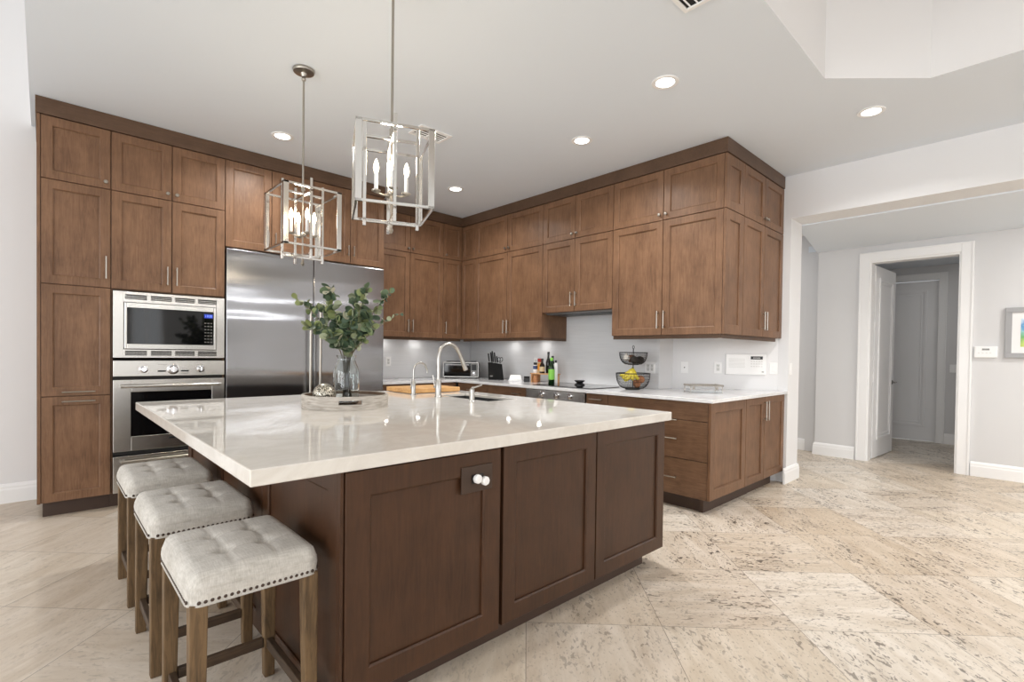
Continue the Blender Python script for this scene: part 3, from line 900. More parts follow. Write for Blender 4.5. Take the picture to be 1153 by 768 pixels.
t = thing('warming_drawer', 'steel warming drawer under the wall oven, behind the stools', 'oven', (AX, YF, 0))
MB().box(.004, .755, .008, .5, .122, .404).build('body', 'darkgap', t)
do = MB().box(0, aw, -.014, .008, .118, .404).build('drawer_front', 'steel', t, bevel=.003)
h = MB().tube([(.045, -.06, .366), (aw - .045, -.06, .366)], .012, 12)
for x in (.058, aw - .058): h.box(x - .012, x + .012, -.06, -.013, .355, .377)
h.build('handle', 'nickel', do, smooth=True)

# rangetop control panel and glass cooktop
t = thing('cooktop', 'black glass cooktop with a steel knob panel in the right worktop', 'cooktop', (XD0, -1.885, 0), -PI / 2)
MB().box(-.0, .80, .09, .56, .9175, .9240).build('glass_top', 'blackglass', t, bevel=.002)
rg = MB()
for x, y, r in ((.2, .2, .085), (.2, .43, .105), (.58, .2, .105), (.58, .43, .08)):
    n = 40
    o_ = len(rg.v)
    rg.v += [(x + q * math.cos(2 * PI * k / n), y + q * math.sin(2 * PI * k / n), .9243) for q in (r, r - .003) for k in range(n)]
    rg.f += [(o_ + k, o_ + (k + 1) % n, o_ + n + (k + 1) % n, o_ + n + k) for k in range(n)]
rg.build('burner_ring', 'shelfmetal', t)
pn = MB().box(.002, .798, -.012, .012, .722, .886).build('knob_panel', 'steel', t, bevel=.006)
for x in (.24, .44, .615): rknob(x, .838, .019 if x != .44 else .024, t)

# ------------------------------------------------------------------ lamps
def pendant(name, label, x, y, rz, zf0=1.975, zf1=2.322):
    t = thing(name, label, 'pendant light', (x, y, 0), rz, 'lantern pendants over the island')
    MB().lathe([(0, 0), (.064, 0), (.066, -.008), (.062, -.018), (.02, -.024), (.013, -.045), (.0, -.046)], 0, 0, ZC - .001).build('canopy', 'nickel', t, smooth=True)
    r = MB().ball((0, 0, ZC - .062), .014).tube([(0, 0, ZC - .05), (0, 0, zf1 + .04)], .0065, 10)
    r.lathe([(0, .0), (.012, 0), (.012, .03), (.0, .034)], 0, 0, zf1 + .012)
    r.build('rod', 'nickel', t, smooth=True)
    a, b = .179, .012
    fr = MB()
    for sx in (-1, 1):
        for sy in (-1, 1):
            x0, y0 = sx * a, sy * a
            # flat wide corner bars folded as an angle
            fr.box(x0 - sx * .030, x0, y0 - sy * .006, y0, zf0, zf1)
            fr.box(x0 - sx * .006, x0, y0 - sy * .030, y0 - sy * .006, zf0, zf1)
    for z in (zf0, zf1 - b):
        for sg in (-1, 1):
            fr.box(-a + .0, a, sg * (a - .006) - .006, sg * (a - .006) + .006, z, z + b)
            fr.box(sg * (a - .006) - .006, sg * (a - .006) + .006, -a + .012, a - .012, z, z + b)
    fr.build('cage', 'pframe', t, bevel=.001, seg=1)
    lo, hi = zf0 - .066, zf1 + .062
    for k in range(2):
        h = .127 if k == 0 else .134
        q = MB(); w = .0078
        def bx(x0, x1, z0, z1):
            if k == 0: q.box(x0, x1, -w, w, z0, z1)
            else: q.box(-w, w, x0, x1, z0, z1)
        dz = .013 * k
        bx(-h - w, -h + w, lo, hi); bx(h - w, h + w, lo, hi)
        bx(-h + w, h - w, lo + .018 + dz, lo + .030 + dz); bx(-h + w, h - w, hi - .075 - dz, hi - .063 - dz)
        q.build('inner_frame', 'pframe', t, bevel=.001, seg=1)
    zc = zf0 + .105
    st = MB().tube([(0, 0, zf1 + .02), (0, 0, lo - .015)], .0055, 8).ball((0, 0, zc), .017).lathe([(0, -.03), (.007, -.025), (.012, -.012), (.006, 0), (.010, .012), (0, .02)], 0, 0, lo)
    st.build('stem', 'nickel', t, smooth=True)
    for k in range(4):
        an = k * PI / 2
        px, py = .073 * math.cos(an), .073 * math.sin(an)
        am = MB().tube(bez([(0, 0, zc), (.5 * px, .5 * py, zc - .014), (px, py, zc - .002)], 6), .0045, 8).lathe([(0, -.006), (.008, -.006), (.021, .002), (.022, .006), (.010, .005), (.0, .005)], px, py, zc, 16)
        am.build('arm', 'nickel', t, smooth=True)
        cn = MB().lathe([(0, .005), (.0095, .005), (.0095, .085), (0, .086)], px, py, zc, 14).build('candle', 'white', t, smooth=True)
        MB().lathe([(0, .086), (.007, .088), (.0125, .105), (.0135, .118), (.010, .135), (.004, .152), (0, .160)], px, py, zc, 14).build('bulb', 'bulb', cn, smooth=True)
    l = bpy.data.lights.new('pendant_glow', 'POINT'); l.energy = 9; l.color = (1, .84, .62); l.shadow_soft_size = .05
    lo_ = bpy.data.objects.new('pendant_glow', l); COL.objects.link(lo_); lo_.location = (0, 0, zc + .19); lo_.parent = t
    return t
pendant('lantern_pendant', 'smaller-looking nickel lantern pendant in front of the fridge cabinets', -3.2, -2.4, 0, 1.894, 2.268)
pendant('lantern_pendant', 'turned nickel lantern pendant hanging nearest the camera', -3.168, -3.465, math.radians(-23), 1.930, 2.303)

CANS = [(-1.434, -3.94, 'recessed ceiling light above the near end of the right cabinets'), (-.018, -4.786, 'recessed ceiling light nearest the ceiling recess and the hall opening'),
        (-1.118, -2.988, 'recessed ceiling light above the middle of the right cabinets'), (-1.118, -1.228, 'recessed ceiling light near the inside cabinet corner'),
        (-2.954, -1.273, 'recessed ceiling light above the refrigerator cabinets')]
def ADDED_CANS(x, y):  # unseen ceiling lights added for reflections in the fridge and extra light
    can(x, y, 'recessed ceiling light added unseen behind the camera')
def can(x, y, lb):
    t = thing('recessed_light', lb, 'ceiling light', (x, y, ZC), 0, 'recessed ceiling lights')
    MB().lathe([(.058, -.001), (.060, -.005), (.078, -.007), (.086, -.004), (.087, .0)], n=36).build('trim_ring', 'trim', t, smooth=True)
    MB().lathe([(0, -.003), (.059, -.003), (.059, -.001), (0, -.001)], n=36).build('lens', 'canlens', t)
    l = bpy.data.lights.new('downlight_and_fill', 'AREA'); l.shape = 'DISK'; l.size = .11; l.energy = CAN_W; l.color = (1, .98, .95); l.spread = CAN_SPREAD
    o = bpy.data.objects.new('downlight_and_fill', l); COL.objects.link(o); o.location = (0, 0, -.012); o.parent = t
for q in CANS: can(*q)

def vent(label, x, y, rz, w=.24, h=.24):
    t = thing('air_vent', label, 'air vent', (x, y, ZC), rz, 'ceiling air vents')
    f = MB(); e = .022
    f.box(-w / 2, w / 2, -h / 2, -h / 2 + e, -.010, -.001).box(-w / 2, w / 2, h / 2 - e, h / 2, -.010, -.001)
    f.box(-w / 2, -w / 2 + e, -h / 2 + e, h / 2 - e, -.010, -.001).box(w / 2 - e, w / 2, -h / 2 + e, h / 2 - e, -.010, -.001)
    f.box(-.006, .006, -h / 2 + e, h / 2 - e, -.010, -.001)
    f.build('frame', 'trim', t, bevel=.002)
    MB().box(-w / 2 + e, w / 2 - e, -h / 2 + e, h / 2 - e, -.0018, -.001).build('duct_opening', 'darkgap', t)
    b = MB(); n = 5
    for k in range(n):
        y0 = -h / 2 + e + (k + .5) * (h - 2 * e) / n
        for x0, x1 in ((-w / 2 + e, -.006), (.006, w / 2 - e)):
            b.add([(x0, y0 - .004, -.003), (x1, y0 - .004, -.003), (x1, y0 + .002, -.008), (x0, y0 + .002, -.008)], [(0, 1, 2, 3)])
    b.build('louver', 'trim', t)
    return t
vent('white square ceiling vent behind the nearer pendant', -2.095, -2.19, 0, .30, .20)
vent('white ceiling vent cut by the top edge of the picture', -2.12, -4.48, 0, .30, .24)

def puck(label, x, y, z):
    t = thing('puck_light', label, 'under-cabinet light', (x, y, z), 0, 'puck lights under the wall cabinets')
    MB().lathe([(.026, -.009), (.034, -.009), (.036, -.0005), (0, -.0005)], n=24).build('housing', 'white', t, smooth=True)
    MB().lathe([(0, -.008), (.026, -.008)], n=24).build('lens', 'puck', t)
    l = bpy.data.lights.new('puck_lamp', 'AREA'); l.shape = 'DISK'; l.size = .05; l.energy = .32; l.color = (1, .97, .92); l.spread = 3.1
    o = bpy.data.objects.new('puck_lamp', l); COL.objects.link(o); o.location = (0, 0, -.012); o.parent = t
for x, y in ((.35, -6.6), (-1.2, -8.8), (.5, -8.8), (-4.1, -8.8)):
    ADDED_CANS(x, y)
# lamps without fixtures, added out of view to brighten hall, passage and inner room
for x, y, z, e in ((2.1, -6.6, ZH, 32), (2.2, -2.0, 3.0, 26), (2.1, -9.0, ZH, 20), (4.3, -5.5, 2.66, 5)):
    l = bpy.data.lights.new('downlight_and_fill', 'AREA'); l.shape = 'DISK'; l.size = .14; l.energy = e; l.color = (1, .97, .93)
    o = bpy.data.objects.new('downlight_and_fill', l); COL.objects.link(o); o.location = (x, y, z - .02)
puck('puck light under the back wall cabinet nearest the fridge', -1.32, -.12, ZU)
puck('puck light under the back wall cabinet left of the corner', -.86, -.12, ZU)
puck('puck light under the right wall cabinet above the knife block', -.02, -.95, ZU)
puck('puck light under the right wall cabinet above the bottles', -.02, -1.5, ZU)
puck('puck light under the end cabinet above the intercom', .46, -3.62, ZU)

# ------------------------------------------------------------------ stools
SW, SL, SZ0, SZ1 = .366, .452, .532, .622
def seat_mesh():
    nx, ny = 44, 54; rc, r = .04, .036
    def xy(i, j):
        x = (i / nx - .5) * SW; y = (j / ny - .5) * SL
        ax, ay = abs(x) - (SW / 2 - rc), abs(y) - (SL / 2 - rc)
        if ax > 0 and ay > 0:
            k = max(ax, ay) / math.hypot(ax, ay)
            x = math.copysign(SW / 2 - rc + ax * k, x); y = math.copysign(SL / 2 - rc + ay * k, y)
        return x, y
    def sdist(x, y):
        ax, ay = abs(x) - (SW / 2 - rc), abs(y) - (SL / 2 - rc)
        if ax > 0 and ay > 0: return rc - math.hypot(ax, ay)
        return rc - max(ax, ay)
    tx, ty = (-SW / 6, SW / 6), (-SL / 6, SL / 6)
    vs, fs = [], []
    for j in range(ny + 1):
        for i in range(nx + 1):
            x, y = xy(i, j); d = max(0, sdist(x, y))
            z = SZ1 if d >= r else SZ1 - r + math.sqrt(max(0, r * r - (r - d) ** 2))
            z += .012 * (1 - (2 * x / SW) ** 2) * (1 - (2 * y / SL) ** 2)
            fade = min(1, d / .05)
            for a in tx:
                for b in ty:
                    q = math.hypot(x - a, y - b); z -= .024 * math.exp(-(q / .018) ** 2) * fade + .006 * math.exp(-(q / .05) ** 2) * fade
            for a in tx: z -= .0055 * math.exp(-((x - a) / .006) ** 2) * fade * (1 if abs(y) < SL / 6 + .0 else .75)
            for b in ty: z -= .0055 * math.exp(-((y - b) / .006) ** 2) * fade * (1 if abs(x) < SW / 6 else .75)
            vs.append((x, y, z)); 
    idx = lambda i, j: j * (nx + 1) + i
    for j in range(ny):
        for i in range(nx): fs.append((idx(i, j), idx(i + 1, j), idx(i + 1, j + 1), idx(i, j + 1)))
    loop = [idx(i, 0) for i in range(nx)] + [idx(nx, j) for j in range(ny)] + [idx(i, ny) for i in range(nx, 0, -1)] + [idx(0, j) for j in range(ny, 0, -1)]
    prev = loop
    for z, o in ((SZ1 - r - .006, .0025), (SZ1 - r - .009, -.001), (SZ1 - r - .012, .003), (SZ0 + .03, .004), (SZ0 + .004, 0), (SZ0, -.004)):
        cur = []
        for k in loop:
            x, y, _ = vs[k]; L = math.hypot(x, y)
            cur.append(len(vs)); vs.append((x + math.copysign(o, x) * (abs(x) > SW / 2 - .012), y + math.copysign(o, y) * (abs(y) > SL / 2 - .012), z))
        n = len(loop)
        for k in range(n): fs.append((prev[k], cur[k], cur[(k + 1) % n], prev[(k + 1) % n]))
        prev = cur
    fs.append(tuple(prev))
    return MB().add(vs, fs)
def make_stool(label, y):
    t = thing('bar_stool', label, 'stool', (-3.943, y, 0), 0, 'tufted stools at the island')
    st = seat_mesh().build('seat', 'linen', t, smooth='all')
    for a in (-SW / 6, SW / 6):
        for b in (-SL / 6, SL / 6):
            MB().ball((a, b, SZ1 - .015), .009, 10, (1, 1, .5)).build('button', 'linen', st, smooth='all')
    for sg in (-1, 1):
        nl = MB()
        k = int((SW - .05) / .0165)
        for i in range(k + 1): nl.ball((-SW / 2 + .025 + i * (SW - .05) / k, sg * (SL / 2 + .001), SZ0 + .012), .0055, 8, (1, .6, 1))
        nl.build('nailhead_trim', 'bronze', t, smooth='all')
        nl = MB()
        k = int((SL - .05) / .0165)
        for i in range(k + 1): nl.ball((sg * (SW / 2 + .001), -SL / 2 + .025 + i * (SL - .05) / k, SZ0 + .012), .0055, 8, (.6, 1, 1))
        nl.build('nailhead_trim', 'bronze', t, smooth='all')
    lw = .046
    for sx in (-1, 1):
        for sy in (-1, 1):
            x1, y1 = sx * (SW / 2 - .004), sy * (SL / 2 - .004)
            def rect(w, z): return [(x1 - sx * w, y1 - sy * w, z), (x1, y1 - sy * w, z), (x1, y1, z), (x1 - sx * w, y1, z)]
            MB().frustum(rect(.037, 0), rect(lw, SZ0 + .004)).build('leg', 'legwood', t, bevel=.004)
    for sy in (-1, 1):
        y0 = sy * (SL / 2 - .027)
        MB().box(-SW / 2 + .045, SW / 2 - .045, y0 - .011, y0 + .011, .118, .154).build('stretcher', 'darkbar', t, bevel=.003)
    for sx in (-1, 1):
        x0 = sx * (SW / 2 - .027)
        MB().box(x0 - .011, x0 + .011, -SL / 2 + .045, SL / 2 - .045, .118, .154).build('stretcher', 'darkbary', t, bevel=.003)
    return t
s0 = make_stool('tufted linen stool at the island, nearest the camera', -3.852)
dup(s0, (-3.943, -3.166, 0), 0, 'tufted linen stool in the middle of the row of three')
dup(s0, (-3.943, -2.466, 0), 0, 'tufted linen stool in front of the wall oven, farthest of three')

# ------------------------------------------------------------------ faucets on the island
ZI = .914
t = thing('kitchen_faucet', 'tall gooseneck pull-down faucet beside the island sink', 'faucet', (-2.225, -2.53, ZI))
MB().lathe([(.0, 0), (.029, 0), (.029, .006), (.0225, .012), (.0225, .125), (.016, .135), (.0, .137)], n=24).build('base', 'faucet', t, smooth=True)
MB().tube(bez([(0, 0, .12), (0, 0, .22), (0, 0, .30), (.022, 0, .372), (.085, 0, .408), (.15, 0, .392), (.195, 0, .34), (.222, 0, .29)], 8), .0135, 14).build('spout', 'faucet', t, smooth=True)
MB().tube([(.2205, 0, .293), (.228, 0, .275), (.262, 0, .205)], [.0145, .0165, .019], 14).build('spray_head', 'faucet', t, smooth=True)
MB().tube([(0, .02, .075), (0, .045, .08)], .013, 12).tube([(0, .044, .08), (-.004, .05, .11), (-.01, .056, .165)], [.007, .006, .005], 8).build('handle', 'faucet', t, smooth=True)
t = thing('water_faucet', 'small hooked drinking water tap behind the main faucet', 'faucet', (-2.275, -2.26, ZI))
MB().lathe([(.0, 0), (.024, 0), (.024, .005), (.017, .009), (.017, .105), (.009, .115), (.0, .117)], n=20).build('base', 'faucet', t, smooth=True)
MB().tube(bez([(0, 0, .10), (0, 0, .18), (.01, 0, .225), (.05, 0, .255), (.10, 0, .245), (.125, 0, .20), (.128, 0, .17)], 8), .007, 10).build('spout', 'faucet', t, smooth=True)
MB().tube([(0, .015, .05), (0, .035, .055)], .009, 10).tube([(0, .034, .055), (0, .04, .12)], .0045, 8).build('handle', 'faucet', t, smooth=True)
t = thing('soap_dispenser', 'short soap pump by the near corner of the sink', 'soap dispenser', (-2.225, -2.94, ZI))
MB().lathe([(.0, 0), (.023, 0), (.023, .004), (.0185, .008), (.0185, .085), (.012, .09), (.0, .092)], n=20).build('base', 'faucet', t, smooth=True)
MB().tube([(-.01, .0, .088), (.0, 0, .092), (.085, -.004, .112)], [.006, .007, .005], 8).build('spout', 'faucet', t, smooth=True)
o = MB().box(-2.25, -1.745, -2.17, -1.79, ZI + .004, ZI + .040)
for x in (-2.2, -1.8):
    for y in (-2.13, -1.83): o.lathe([(0, 0), (.012, 0), (.012, .005), (0, .005)], x, y, ZI + .0003, 12)
tag(o.build('cutting_board', 'board', bevel=.004), 'pale wooden cutting board lying behind the taps on the island', 'cutting board')

# ------------------------------------------------------------------ tray, vase, branches
TX, TY = -3.063, -2.751
def mk_traywood():
    m = Mat('whitewashed_wood')
    f = m.noise(m.coords((6, 6, 60)), 2.0, 4)
    m.set(Base_Color=m.ramp(f, [(.3, srgb(146, 138, 128)), (.7, srgb(200, 194, 186))]), Roughness=.7)
    m.bump(f, .2, .003); return m.m
M['traywood'] = mk_traywood()
M['trayin'] = wood('tray_floor_wood', srgb(96, 78, 64), srgb(140, 118, 98), 'x', .6)
t = thing('round_tray', 'round whitewashed wooden tray with cut-out handles on the island', 'tray', (TX, TY, ZI + .0005))
def tray_wall():
    mb = MB(); n = 96; R0, R1 = .252, .237; zs = [0, .033, .057, .079]
    aim = math.atan2(-2.986 * 1, -1.377)      # the near slot looks out over the front corner of the island
    def hole(k, j):
        if j != 1: return False
        for c0 in (aim + .10, aim + .10 + PI):
            d = ((k + .5) * 2 * PI / n - c0 + PI) % (2 * PI) - PI
            if abs(d) < .235: return True
        return False
    for R in (R0, R1):
        for z in zs:
            mb.v += [(R * math.cos(2 * PI * k / n), R * math.sin(2 * PI * k / n), z) for k in range(n)]
    I = lambda s_, j, k: (s_ * 4 + j) * n + k % n
    for j in range(3):
        for k in range(n):
            if hole(k, j): continue
            mb.f += [(I(0, j, k), I(0, j, k + 1), I(0, j + 1, k + 1), I(0, j + 1, k)), (I(1, j, k), I(1, j + 1, k), I(1, j + 1, k + 1), I(1, j, k + 1))]
            if hole(k - 1, j): mb.f.append((I(0, j, k), I(0, j + 1, k), I(1, j + 1, k), I(1, j, k)))
            if hole(k + 1, j): mb.f.append((I(0, j, k + 1), I(1, j, k + 1), I(1, j + 1, k + 1), I(0, j + 1, k + 1)))
    for k in range(n):
        mb.f += [(I(0, 3, k), I(0, 3, k + 1), I(1, 3, k + 1), I(1, 3, k)), (I(0, 0, k), I(1, 0, k), I(1, 0, k + 1), I(0, 0, k + 1))]
        if hole(k, 1): mb.f += [(I(0, 1, k), I(0, 1, k + 1), I(1, 1, k + 1), I(1, 1, k)), (I(0, 2, k), I(1, 2, k), I(1, 2, k + 1), I(0, 2, k + 1))]
    return mb
tray_wall().build('rim', 'traywood', t, smooth=True)
MB().lathe([(0, .001), (.2365, .001), (.2365, .011), (0, .011)], n=64).build('tray_floor', 'trayin', t)

MB().lathe([(.2365, .011), (.2365, .032)], n=64).lathe([(.2365, .059), (.2365, .077)], n=64).build('lining', 'trayin', t, smooth=True)
VX, VY, VZ = -3.041, -2.708, ZI + .0125
vp = [(0, 0), (.066, 0), (.074, .006), (.078, .05), (.078, .18), (.075, .215), (.062, .248), (.054, .268), (.053, .285), (.060, .302)]
vi = [(.0565, .302), (.0495, .285), (.0505, .268), (.0585, .247), (.0715, .213), (.0745, .18), (.0745, .05), (.070, .014), (0, .012)]
o = MB().lathe(vp + vi, VX, VY, VZ, 40).build('glass_vase', 'glass', smooth=True)
tag(o, 'clear glass bottle vase on the round tray holding eucalyptus', 'vase')

def mk_ballmat():
    m = Mat('silver_mosaic')
    v = m.n('ShaderNodeTexVoronoi', {'Vector': m.coords(), 'Scale': 190.0})
    m.set(Base_Color=m.ramp(v.outputs['Color'], [(.25, srgb(62, 56, 46)), (.75, srgb(226, 220, 204))]), Metallic=.75, Roughness=.35)
    m.bump(v.outputs['Distance'], -.8, .006); return m.m
M['mosaic'] = mk_ballmat()
o = MB().ball((-3.191, -2.737, VZ + .067), .067, 32).build('decor_ball', 'mosaic', smooth='all')
tag(o, 'silver textured decorative ball on the tray beside the vase', 'decorative ball')

RT, FW = Vector((.728, -.685, 0)), Vector((.685, .728, 0))
def branch(tip, bend, leafn, lr, seed):
    """tip = (sideways, away, up) from the vase mouth"""
    rnd = random.Random(seed)
    base = Vector((VX, VY, VZ + .02)) + RT * rnd.uniform(-.03, .03) + FW * rnd.uniform(-.03, .03)
    mouth = Vector((VX, VY, VZ + .292)) + RT * max(-.026, min(.026, tip[0] * .12)) + FW * max(-.026, min(.026, tip[1] * .15))
    end = mouth + RT * tip[0] + FW * tip[1] + Vector((0, 0, tip[2] * 1.1))
    midp = mouth.lerp(end, .5) + Vector((0, 0, bend))
    pts = bez([base, mouth, midp, end], 10)
    base = Vector((VX, VY, VZ)); loc = [p - base for p in pts]
    br = MB().tube(loc, [.0042 - .0028 * i / (len(loc) - 1) for i in range(len(loc))], 6).build('branch', 'stem', BQ, smooth=True)
    leafn = int(leafn * 1.4); mb = MB(); outer = loc[13:]
    for k in range(leafn):
        f = (k // 2 + rnd.uniform(.0, .6)) / (leafn / 2 + .3)
        p = outer[min(int(f * (len(outer) - 1)), len(outer) - 1)]
        rr = lr * rnd.uniform(.75, 1.15) * (1.08 - .22 * f)
        az = rnd.uniform(0, 2 * PI); tilt = rnd.uniform(.5, 1.35)
        d = Vector((math.cos(az) * math.sin(tilt), math.sin(az) * math.sin(tilt), math.cos(tilt) * rnd.choice((1, .6, -.4))))
        d.normalize()
        nrm = Vector((rnd.uniform(-1, 1), rnd.uniform(-1, 1), rnd.uniform(-.2, 1.0)))
        nrm = (nrm - d * nrm.dot(d)).normalized(); sd_ = d.cross(nrm)
        c0 = p + d * (rr * 1.15); n = 12; o_ = len(mb.v)
        up = nrm * .0009
        for q in (up, -up):
            mb.v.append(tuple(c0 + q - nrm * rr * .1))
            for i in range(n):
                a = 2 * PI * i / n
                r_ = rr * (1.0 + .10 * math.cos(a)) 
                cup = nrm * (rr * .16 * math.sin(a) ** 2)
                mb.v.append(tuple(c0 + q * .6 + d * (r_ * math.cos(a)) + sd_ * (r_ * .92 * math.sin(a)) + cup))
        for i in range(n):
            j = (i + 1) % n
            mb.f += [(o_, o_ + 1 + i, o_ + 1 + j), (o_ + n + 1, o_ + n + 2 + j, o_ + n + 2 + i), (o_ + 1 + i, o_ + n + 2 + i, o_ + n + 2 + j, o_ + 1 + j)]
        # leaf stalk
        mb.v += [tuple(p + sd_ * .0012), tuple(p - sd_ * .0012), tuple(c0 - d * rr * .8)]
        q = len(mb.v); mb.f.append((q - 3, q - 2, q - 1))
    mb.build('leaves', 'leaf', br, smooth=True)
BQ = thing('eucalyptus_bouquet', 'loose bouquet of eucalyptus branches standing in the glass vase', 'bouquet', (VX, VY, VZ))
BR = [((-.295, .0, .335), .05, 24, .024, 1),
      ((-.085, -.05, .385), .03, 48, .027, 2),
      ((-.18, -.10, .165), .06, 28, .029, 3),
      ((.02, .10, .36), .02, 30, .026, 4),
      ((.12, -.02, .395), .03, 46, .026, 5),
      ((.235, .03, .375), .05, 34, .024, 6),
      ((.17, -.06, .17), .06, 34, .026, 7),
      ((.32, .02, .26), .04, 12, .017, 8),
      ((-.055, -.13, .10), .07, 30, .030, 9),
      ((.06, -.10, .235), .05, 40, .028, 10),
      ((-.15, .04, .29), .05, 34, .026, 11)]
for b in BR: branch(*b)

# ------------------------------------------------------------------ things on the perimeter worktop
ZP = .9172
t = thing('toaster_oven', 'silver and black toaster oven set across the corner', 'toaster oven', (-.36, -.37, ZP), math.radians(-43))
MB().box(-.235, .235, -.01, .25, .014, .212).build('housing', 'shelfmetal', t, bevel=.012, seg=3)
MB().box(-.20, .20, .04, .22, .2125, .226).build('warming_rack', 'black', t, bevel=.004)
hframe(MB(), -.236, .236, .013, .214, .012, -.022, -.008).build('bezel', 'offwhite', t, bevel=.006)
MB().box(-.224, .224, -.014, -.009, .025, .202).build('face', 'black', t)
do = MB().box(-.217, .125, -.018, -.0145, .032, .196).build('door', 'blackglass', t)
MB().tube([(-.20, -.04, .178), (.108, -.04, .178)], .006, 8).box(-.2, -.19, -.04, -.0175, .174, .182).box(.098, .108, -.04, -.0175, .174, .182).build('handle', 'chrome', do, smooth=True)
pn = MB().box(.136, .215, -.018, -.0145, .032, .196).build('control_panel', 'shelfmetal', t)
MB().box(.144, .207, -.0195, -.0178, .105, .185).build('display', 'black', pn)
rk = MB().lathe([(0, 0), (.020, 0), (.018, .018), (0, .019)], n=20).xf(Matrix.Translation((.1755, -.0178, .065)) @ Matrix.Rotation(PI / 2, 4, 'X'))
rk.build('knob', 'chrome', t, smooth=True)
ft = MB()
for x in (-.2, .2):
    for y in (.03, .22): ft.lathe([(0, 0), (.014, 0), (.014, .0145), (0, .0145)], x, y, 0, 12)
ft.build('foot', 'black', t)

KX, KY = -.2, -.89
M['knifewood'] = plain('black_stained_block', srgb(11, 10, 9), .6, 0.0, Specular_IOR_Level=.2)
t = thing('knife_block', 'black slanted knife block near the corner', 'knife block', (KX, KY, ZP), math.radians(-43))
P0 = [(-.09, 0), (.105, 0), (.08, .20), (-.098, .225)]
mb = MB(); n = 4
mb.frustum([(x, -.05, z) for x, z in P0], [(x, .05, z) for x, z in P0]); mb.build('block', 'knifewood', t, bevel=.004)
MB().box(-.07, -.035, -.0515, -.0495, .04, .055).build('badge', 'shelfmetal', t)
MBk = Matrix.Translation((KX, KY, ZP)) @ Matrix.Rotation(math.radians(-43), 4, 'Z')
KN = [(-.082, -.02, .085, 'knife handle at the left end of the black block'), (-.05, .02, .10, 'knife handle second from the left in the black block'),
      (-.028, -.02, .115, 'tallest front knife handle in the black block'), (-.004, .022, .105, 'knife handle behind the middle of the black block'), (.022, -.02, .07, 'short knife handle in the middle of the black block')]
for x, y, h, lb in KN:
    zt = .2246 - (x + .098) * .1404 - .004
    ku = Vector((-.13, 0, 1)).normalized()
    p = Vector((x, y, zt + .006))
    t = thing('kitchen_knife', lb, 'knife', tuple(MBk @ p), math.radians(-43), 'knives in the block')
    h *= 1.3
    MB().tube([(0, 0, 0), tuple(ku * h * .5), tuple(ku * h)], [.009, .0105, .0095], 8).build('handle', 'black', t, smooth=True, bevel=0)
    MB().tube([tuple(-ku * .002), tuple(ku * .008)], .0095, 8).build('bolster', 'faucet', t, smooth=True)
sc_ = MB()
p = Vector((.055, 0, .2246 - .153 * .1404 + .004)); t = thing('scissors', 'kitchen scissors with looped handle in the black block', 'scissors', tuple(MBk @ p), math.radians(-43))
for sg in (-1, 1):
    n = 18
    MB().tube([(sg * .016 + .016 * math.cos(2 * PI * k / n), 0, .052 + .026 * math.sin(2 * PI * k / n)) for k in range(n + 1)], .0045, 6).tube([(sg * .002, 0, 0), (sg * .010, 0, .03)], .004, 6).build('handle', 'black', t, smooth=True)

R43 = math.radians(-43)
t = thing('butter_dish', 'white lidded dish beside the knife block', 'dish', (-.25, -1.31, ZP), R43)
def rrect(w, d, z): return [(-w, -d, z), (w, -d, z), (w, d, z), (-w, d, z)]
MB().frustum(rrect(.078, .05, 0), rrect(.088, .058, .014)).build('base', 'white', t, bevel=.003)
MB().frustum(rrect(.080, .050, .0145), rrect(.064, .038, .078)).build('lid', 'white', t, bevel=.008)
t = thing('canister', 'small square black canister between white dish and spice shelf', 'canister', (-.2, -1.455, ZP), R43)
MB().box(-.034, .034, -.034, .034, 0, .05).build('body', 'black', t, bevel=.003)
MB().box(-.035, .035, -.035, .035, .0505, .066).build('lid', 'knifewood', t, bevel=.004)

t = thing('riser_shelf', 'small bamboo riser shelf with bottles and jars on it', 'shelf', (-.11, -1.68, ZP), -PI / 2)
MB().box(-.165, .17, -.10, .07, .098, .11).build('top', 'bamboo', t, bevel=.002)
for x in (-.150, .155): MB().box(x - .007, x + .007, -.09, .06, 0, .098).build('leg', 'bamboo', t)
ZS = ZP + .1105
def bottle(name, label, cat, x, y, z, prof, mat, parts=(), n=24):
    t = thing(name, label, cat, (x, y, z), 0, 'bottles and jars by the cooktop')
    MB().lathe(prof, n=n).build('body', mat, t, smooth=True)
    for nm, pr_, mt in parts: MB().lathe(pr_, n=n).build(nm, mt, t, smooth=True)
def lab(r, z0, z1): return [(r - .0003, z0), (r + .0006, z0), (r + .0006, z1), (r - .0003, z1)]
def cap(r, z0, z1): return [(r * .98, z0), (r, z0 + .001), (r, z1 - .003), (r * .9, z1), (0, z1)]
M['blue'] = plain('blue_label', srgb(64, 78, 122), .5); M['red'] = plain('red_lid', srgb(176, 40, 26), .4); M['orange'] = plain('orange_label', srgb(222, 146, 40), .45)
M['cream'] = plain('cream_label', srgb(206, 184, 146), .5); M['lime'] = plain('lime_label', srgb(136, 206, 84), .45); M['brownjar'] = plain('brown_sauce_glass', srgb(40, 22, 14), .1); M['oak'] = plain('wooden_jar', srgb(172, 118, 76), .5)
bottle('spice_jar', 'white jar with blue band at the left end of the riser', 'jar', -.15, -1.545, ZS, [(0, 0), (.024, 0), (.025, .004), (.025, .09), (.02, .096), (0, .096)], 'white', (('label', lab(.0251, .045, .085), 'blue'), ('cap', cap(.022, .096, .124), 'black')))
bottle('snack_canister', 'orange canister with red lid on the riser', 'canister', -.13, -1.607, ZS, [(0, 0), (.031, 0), (.032, .003), (.032, .13), (0, .13)], 'cream', (('label', lab(.0321, .035, .115), 'orange'), ('cap', cap(.033, .1305, .172), 'red')))
